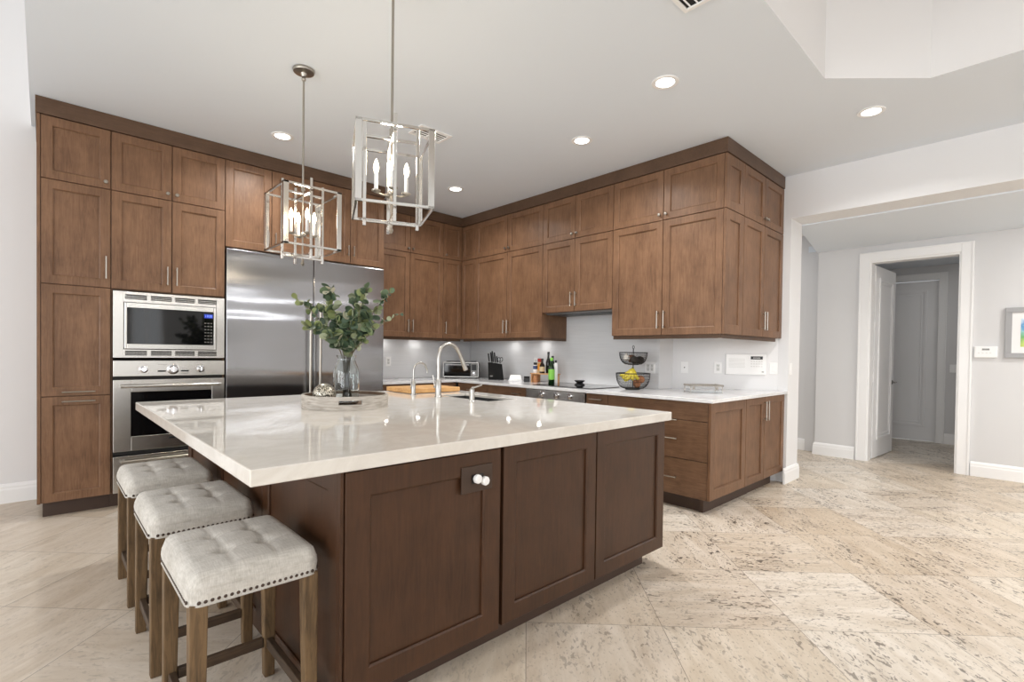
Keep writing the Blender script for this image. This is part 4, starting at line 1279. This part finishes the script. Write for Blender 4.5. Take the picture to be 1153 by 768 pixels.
bottle('sauce_bottle', 'dark brown bottle with cream label on the riser', 'bottle', -.165, -1.672, ZS, [(0, 0), (.029, 0), (.031, .004), (.031, .085), (.022, .11), (.012, .125), (.012, .15), (0, .15)], 'brownjar', (('label', lab(.0311, .022, .078), 'cream'), ('cap', cap(.0135, .1505, .172), 'black')))
bottle('vinegar_bottle', 'tallest black bottle at the back of the riser', 'bottle', -.08, -1.69, ZS, [(0, 0), (.026, 0), (.028, .004), (.028, .13), (.02, .165), (.0115, .185), (.0115, .215), (0, .215)], 'dark_glass', (('label', lab(.0281, .03, .09), 'knifewood'), ('cap', cap(.0135, .2155, .252), 'black')))
bottle('oil_bottle', 'dark green bottle standing on the right end of the riser', 'bottle', -.10, -1.775, ZS, [(0, 0), (.028, 0), (.03, .004), (.03, .11), (.02, .14), (.0125, .155), (.0125, .175), (0, .175)], 'green_bottle', (('label', lab(.0301, .03, .10), 'cream'), ('cap', cap(.015, .1755, .205), 'black')))
bottle('wooden_jar', 'wooden jar on the worktop under the riser', 'jar', -.17, -1.575, ZP, [(0, 0), (.03, 0), (.032, .004), (.032, .07), (.03, .074), (0, .074)], 'oak', (('lid', cap(.031, .0745, .088), 'bamboo'),))
bottle('olive_oil_bottle', 'green bottle with lime label standing in front of the riser', 'bottle', -.315, -1.955, ZP, [(0, 0), (.031, 0), (.0335, .004), (.0335, .18), (.026, .215), (.0145, .24), (.0145, .262), (0, .262)], 'green_bottle', (('label', lab(.0337, .055, .17), 'lime'), ('cap', cap(.0165, .2625, .296), 'lime')))
bottle('white_bottle', 'slim white bottle with black cap beside the lime-labelled bottle', 'bottle', -.245, -1.955, ZP, [(0, 0), (.021, 0), (.022, .003), (.022, .225), (.014, .24), (0, .24)], 'white', (('cap', cap(.012, .2405, .268), 'black'),))
o = MB().lathe([(0, 0), (.056, 0), (.056, .008), (.030, .026), (.056, .044), (.056, .052), (.048, .052), (.02, .044), (0, .044)], -.21, -2.27, .9241, 36).build('waisted_stand', 'black', smooth=True)
tag(o, 'small black waisted stand on the glass cooktop', 'stand')

# two-tier fruit basket
BX, BY = -.18, -2.915
t = thing('fruit_basket', 'two-tier black wire fruit basket on the right worktop', 'fruit basket', (BX, BY, ZP))
def wirebowl(name, R, rb, z0, z1):
    mb = MB(); n = 64
    def rz(f): return rb + (R - rb) * math.sin(f * PI / 2) ** .8, z0 + (z1 - z0) * (1 - math.cos(f * PI / 2))
    for k in range(n):
        a = 2 * PI * k / n
        mb.tube([(rz(f / 6)[0] * math.cos(a), rz(f / 6)[0] * math.sin(a), rz(f / 6)[1]) for f in range(7)], .0011, 4, cap=False)
    for f in (0, .14, .26, .38, .5, .62, .74, .87, 1.0):
        r, z = rz(f)
        mb.tube([(r * math.cos(2 * PI * k / 40), r * math.sin(2 * PI * k / 40), z) for k in range(41)], .0042 if f in (0, 1.0) else .0013, 6 if f in (0, 1.0) else 4, cap=False)
    mb.lathe([(0, z0 - .002), (rb, z0 - .002), (rb, z0 + .001), (0, z0 + .001)], n=28)
    return mb.build(name, 'wire', t, smooth=True)
wirebowl('lower_bowl', .165, .075, .010, .158)
wirebowl('upper_bowl', .136, .05, .245, .362)
fm = MB().tube([(.07 * math.cos(2 * PI * k / 30), .07 * math.sin(2 * PI * k / 30), .005) for k in range(31)], .005, 6, cap=False)
fm.tube([(0, 0, .008), (0, 0, .40)], .005, 8)
fm.tube([(.0 + .016 * math.cos(2 * PI * k / 16), 0, .415 + .016 * math.sin(2 * PI * k / 16)) for k in range(17)], .003, 6)
fm.build('post', 'wire', t, smooth=True)
# bananas
t = thing('banana_bunch', 'bunch of yellow bananas in the lower basket', 'bananas', (BX - .015 * .728 - .034 * .685, BY + .015 * .685 - .034 * .728, ZP + .185))
for k, (e1, e2, aw_, dz) in enumerate(((-.075, -.118, .030, .0), (-.062, -.105, -.012, -.022), (-.050, -.092, -.052, -.046), (-.012, -.022, -.075, -.040), (.030, .050, -.062, -.030))):
    def q_(sx, ax, z): return RT * sx + FW * ax + Vector((0, 0, z))
    pts = [q_(.004 - .002 * k, 0, .016), q_(e1 * .30, aw_ * .35, -.008), q_(e1 * .85, aw_ * .85, -.042 + dz * .6), q_(e2, aw_, -.050 + dz)]
    sp2 = bez(pts, 7)
    n_ = len(sp2) - 1
    rr = [.0075, .009, .012] + [.0185 * (.80 + .20 * math.sin(PI * i / n_)) for i in range(3, n_ - 1)] + [.011, .005]
    MB().tube(sp2, rr, 10).build('banana', 'banana', t, smooth=True)
MB().tube([(0, 0, .004), (.004, -.004, .034)], [.013, .009], 8).build('stalk', 'bananatip', t, smooth=True)
def mk_potato(name, a, b):
    m = Mat(name); f = m.noise(m.coords(), 38, 3)
    m.set(Base_Color=m.ramp(f, [(.35, a), (.65, b)]), Roughness=.75); m.bump(f, .3, .004); return m.m
M['potato'] = mk_potato('potato_skin', srgb(140, 88, 56), srgb(186, 128, 86)); M['avocado'] = mk_potato('avocado_skin', srgb(26, 24, 20), srgb(58, 48, 40)); M['garlic'] = mk_potato('garlic_skin', srgb(190, 184, 176), srgb(226, 222, 216))
M['onion'] = mk_potato('brown_onion_skin', srgb(104, 66, 46), srgb(150, 104, 76))
def lump(name, label, cat, x, y, z, r, sq, mat, group):
    tag(MB().ball((x, y, z), r, 18, sq).build(name, mat, smooth='all'), label, cat, group)
g = 'potatoes in the lower basket'
lump('potato', 'large reddish potato on top at the right of the lower basket', 'potato', BX + .050, BY - .050, ZP + .098, .044, (1, 1.05, .92), 'potato', g)
lump('potato', 'reddish potato at the bottom front of the lower basket', 'potato', BX - .005, BY - .050, ZP + .048, .034, (1.1, 1, .9), 'potato', g)
lump('potato', 'potato behind the others at the right of the lower basket', 'potato', BX + .075, BY + .01, ZP + .062, .036, (1, 1.1, .9), 'potato', g)
g = 'avocados in the upper basket'
lump('avocado', 'dark avocado at the front of the upper basket', 'avocado', BX - .035, BY - .035, ZP + .290, .040, (1.15, .95, .95), 'avocado', g)
lump('avocado', 'dark avocado at the right of the upper basket', 'avocado', BX + .045, BY - .045, ZP + .290, .040, (1, 1.1, .95), 'avocado', g)
lump('onion', 'brown onion behind the avocados in the upper basket', 'onion', BX + .035, BY + .04, ZP + .300, .042, (1, 1, .95), 'onion', None) if False else tag(MB().ball((BX + .032, BY + .042, ZP + .302), .042, 18, (1, 1, .95)).build('onion', 'onion', smooth='all'), 'brown onion behind the avocados in the upper basket', 'onion')
t = thing('garlic_bulb', 'pale garlic bulb at the left of the upper basket', 'garlic', (BX - .05, BY + .045, ZP + .312))
MB().lathe([(0, -.03), (.02, -.03), (.034, -.012), (.032, .008), (.014, .026), (.006, .05), (0, .052)], n=16).build('bulb', 'garlic', t, smooth=True)

# napkin tray with a beaded wooden rail
t = thing('napkin_tray', 'small mirrored tray with beaded wooden rail on the right worktop', 'tray', (.06, -3.52, ZP), R43)
M['mirror'] = plain('mirror_glass', srgb(206, 214, 216), .06, 1.0)
MB().box(-.15, .15, -.085, .085, .008, .014).build('tray_base', 'mirror', t, bevel=.002)
rl = MB()
for x in (-.145, .145):
    for y in (-.08, .08): rl.tube([(x, y, 0), (x, y, .075)], .004, 8).ball((x, y, .004), .0065, 8, (1, 1, .6))
rl.build('post', 'nickel', t, smooth=True)
bd = MB()
for k in range(20):
    x = -.150 + k * .3 / 19
    for y in (-.08, .08): bd.ball((x, y, .066), .0088, 8)
for k in range(11):
    y = -.08 + k * .16 / 10
    for x in (-.15, .15): bd.ball((x, y, .066), .0088, 8)
bd.build('beaded_rail', 'traywood', t, smooth='all')
b2 = MB()
for x in (-.118, .095):
    b2.ball((x, -.08, .042), .012, 10, (1, 1, 1.5))
b2.build('spindle', 'traywood', t, smooth='all')

# ------------------------------------------------------------------ plates and panels on the walls
def outlet(label, loc, rz, kind='outlet', w=.073, h=.118, group='outlets and switches'):
    t = thing('outlet' if kind != 'switch' else 'light_switch', label, 'outlet' if kind != 'switch' else 'switch', loc, rz, group)
    MB().box(-w / 2, w / 2, -.006, -.0003, -h / 2, h / 2).build('plate', 'white', t, bevel=.002)
    k = max(1, round(w / .073))
    for i in range(k):
        cx_ = (i - (k - 1) / 2) * .046
        if kind == 'switch': MB().box(cx_ - .016, cx_ + .016, -.009, -.0055, -.033, .033).build('rocker', 'white', t, bevel=.002)
        elif kind == 'jack':
            MB().lathe([(0, 0), (.006, 0), (.006, .003), (0, .003)], n=12).xf(Matrix.Translation((cx_, -.0057, 0)) @ Matrix.Rotation(PI / 2, 4, 'X')).build('jack', 'black', t)
        else:
            MB().box(cx_ - .0165, cx_ + .0165, -.0085, -.0055, -.034, .034).build('socket', 'offwhite', t, bevel=.001)
            sl = MB()
            for z in (-.019, .019): sl.box(cx_ - .008, cx_ - .005, -.0092, -.008, z - .002, z + .008).box(cx_ + .005, cx_ + .008, -.0092, -.008, z - .002, z + .008).box(cx_ - .002, cx_ + .002, -.0092, -.008, z - .010, z - .006)
            sl.build('slot', 'black', t)
    return t
AW = math.radians(-53.58)
def on_angle(q, z): return (.38 + .5937 * q - .0002, -3.03 - .8047 * q, z)
outlet('white outlet on the backsplash next to the fridge', (-1.24, -.0122, 1.133), 0)
outlet('white outlet on the backsplash behind the bottles', (XR - .0122, -1.33, 1.148), -PI / 2)
outlet('wide white outlet behind the fruit basket', (XR - .0122, -2.945, 1.130), -PI / 2, w=.116)
outlet('white jack plate left of the intercom, by the wall corner', on_angle(.117, 1.134), AW, 'jack')
outlet('white outlet just left of the intercom panel', on_angle(.4465, 1.138), AW)
outlet('white rocker switch right of the intercom panel', on_angle(.978, 1.138), AW, 'switch')
outlet('white rocker switch on the end face of the wall', (1.05, YE - .0002, 1.136), 0, 'switch')
for z, lb in ((.72, 'upper of two white strike plates at the wall end edge'), (.21, 'lower of two white strike plates at the wall end edge')):
    tag(MB().box(1.3103, 1.322, YE + .004, YE + .03, z - .06, z + .06).build('strike_plate', 'white', bevel=.002), lb, 'plate', 'strike plates at the wall end')
t = thing('intercom_panel', 'large white intercom panel on the wall over the right worktop', 'intercom', on_angle(.711, 1.175), AW)
MB().box(-.192, .192, -.022, -.0003, -.104, .104).build('housing', 'white', t, bevel=.006)
MB().box(-.178, .178, -.0232, -.0215, -.088, -.050).build('lower_cover', 'white', t, bevel=.001)
MB().box(.045, .158, -.0232, -.0215, .052, .083).build('display', 'black', t)
sg = MB()
for k in range(7): sg.box(.068 + k * .010, .074 + k * .010, -.0236, -.0231, .062, .072)
sg.build('display_text', 'offwhite', t)
kb = MB()
for r in range(3):
    for q in range(5): kb.box(.045 + q * .024, .061 + q * .024, -.0236, -.0215, .028 - r * .026, .036 - r * .026)
kb.build('button', 'offwhite', t, bevel=.001)
gr = MB()
for k in range(8): gr.box(-.165, -.01, -.0232, -.0215, -.03 + k * .012, -.026 + k * .012)
gr.build('speaker_grille', 'offwhite', t)
MB().box(.150, .172, -.0236, -.0230, -.078, -.070).build('badge', 'shelfmetal', t)
t = thing('alarm_keypad', 'small white alarm keypad between the doorway and the picture', 'keypad', (XD, -5.262, 1.338), -PI / 2)
MB().box(-.09, .09, -.028, -.0003, -.061, .061).build('housing', 'white', t, bevel=.006)
MB().box(-.028, .03, -.0292, -.0275, .018, .036).build('display', 'shelfmetal', t)
kb = MB()
for q in range(4): kb.box(-.06 + q * .03, -.045 + q * .03, -.0292, -.0275, -.014, -.007)
kb.build('button', 'offwhite', t)
outlet('small light switch inside the room past the open door', (5.33 - .0003, -4.78, 1.12), -PI / 2, 'switch', group=None)

def mk_art():
    m = Mat('watercolour')
    tc = m.n('ShaderNodeTexCoord'); sp = m.n('ShaderNodeSeparateXYZ', {0: tc.outputs['Object']})
    h = m.math('ADD', m.math('MULTIPLY', sp.outputs[2], 3.2), m.math('MULTIPLY', m.noise(tc.outputs['Object'], 9, 4), .8))
    m.set(Base_Color=m.ramp(h, [(.0, srgb(196, 214, 120)), (.3, srgb(110, 176, 110)), (.5, srgb(150, 200, 206)), (.62, srgb(90, 150, 206)), (.85, srgb(206, 224, 238))]), Roughness=.6)
    return m.m
M['art'] = mk_art()
M['frame'] = plain('silver_frame_paint', srgb(158, 158, 160), .4); M['mount'] = plain('white_mount', srgb(236, 236, 236), .8)
t = thing('framed_picture', 'silver-framed colourful picture on the hall wall, cut by the right edge', 'picture', (XD, -5.405, 1.538), -PI / 2)
pw, ph = .62, .52
hframe(MB(), 0, pw, -ph / 2, ph / 2, .05, -.03, -.0005).build('frame', 'frame', t, bevel=.003)
MB().box(.048, pw - .048, -.016, -.001, -ph / 2 + .048, ph / 2 - .048).build('mount', 'mount', t)
MB().box(.115, pw - .115, -.018, -.0155, -ph / 2 + .115, ph / 2 - .115).build('picture', 'art', t)
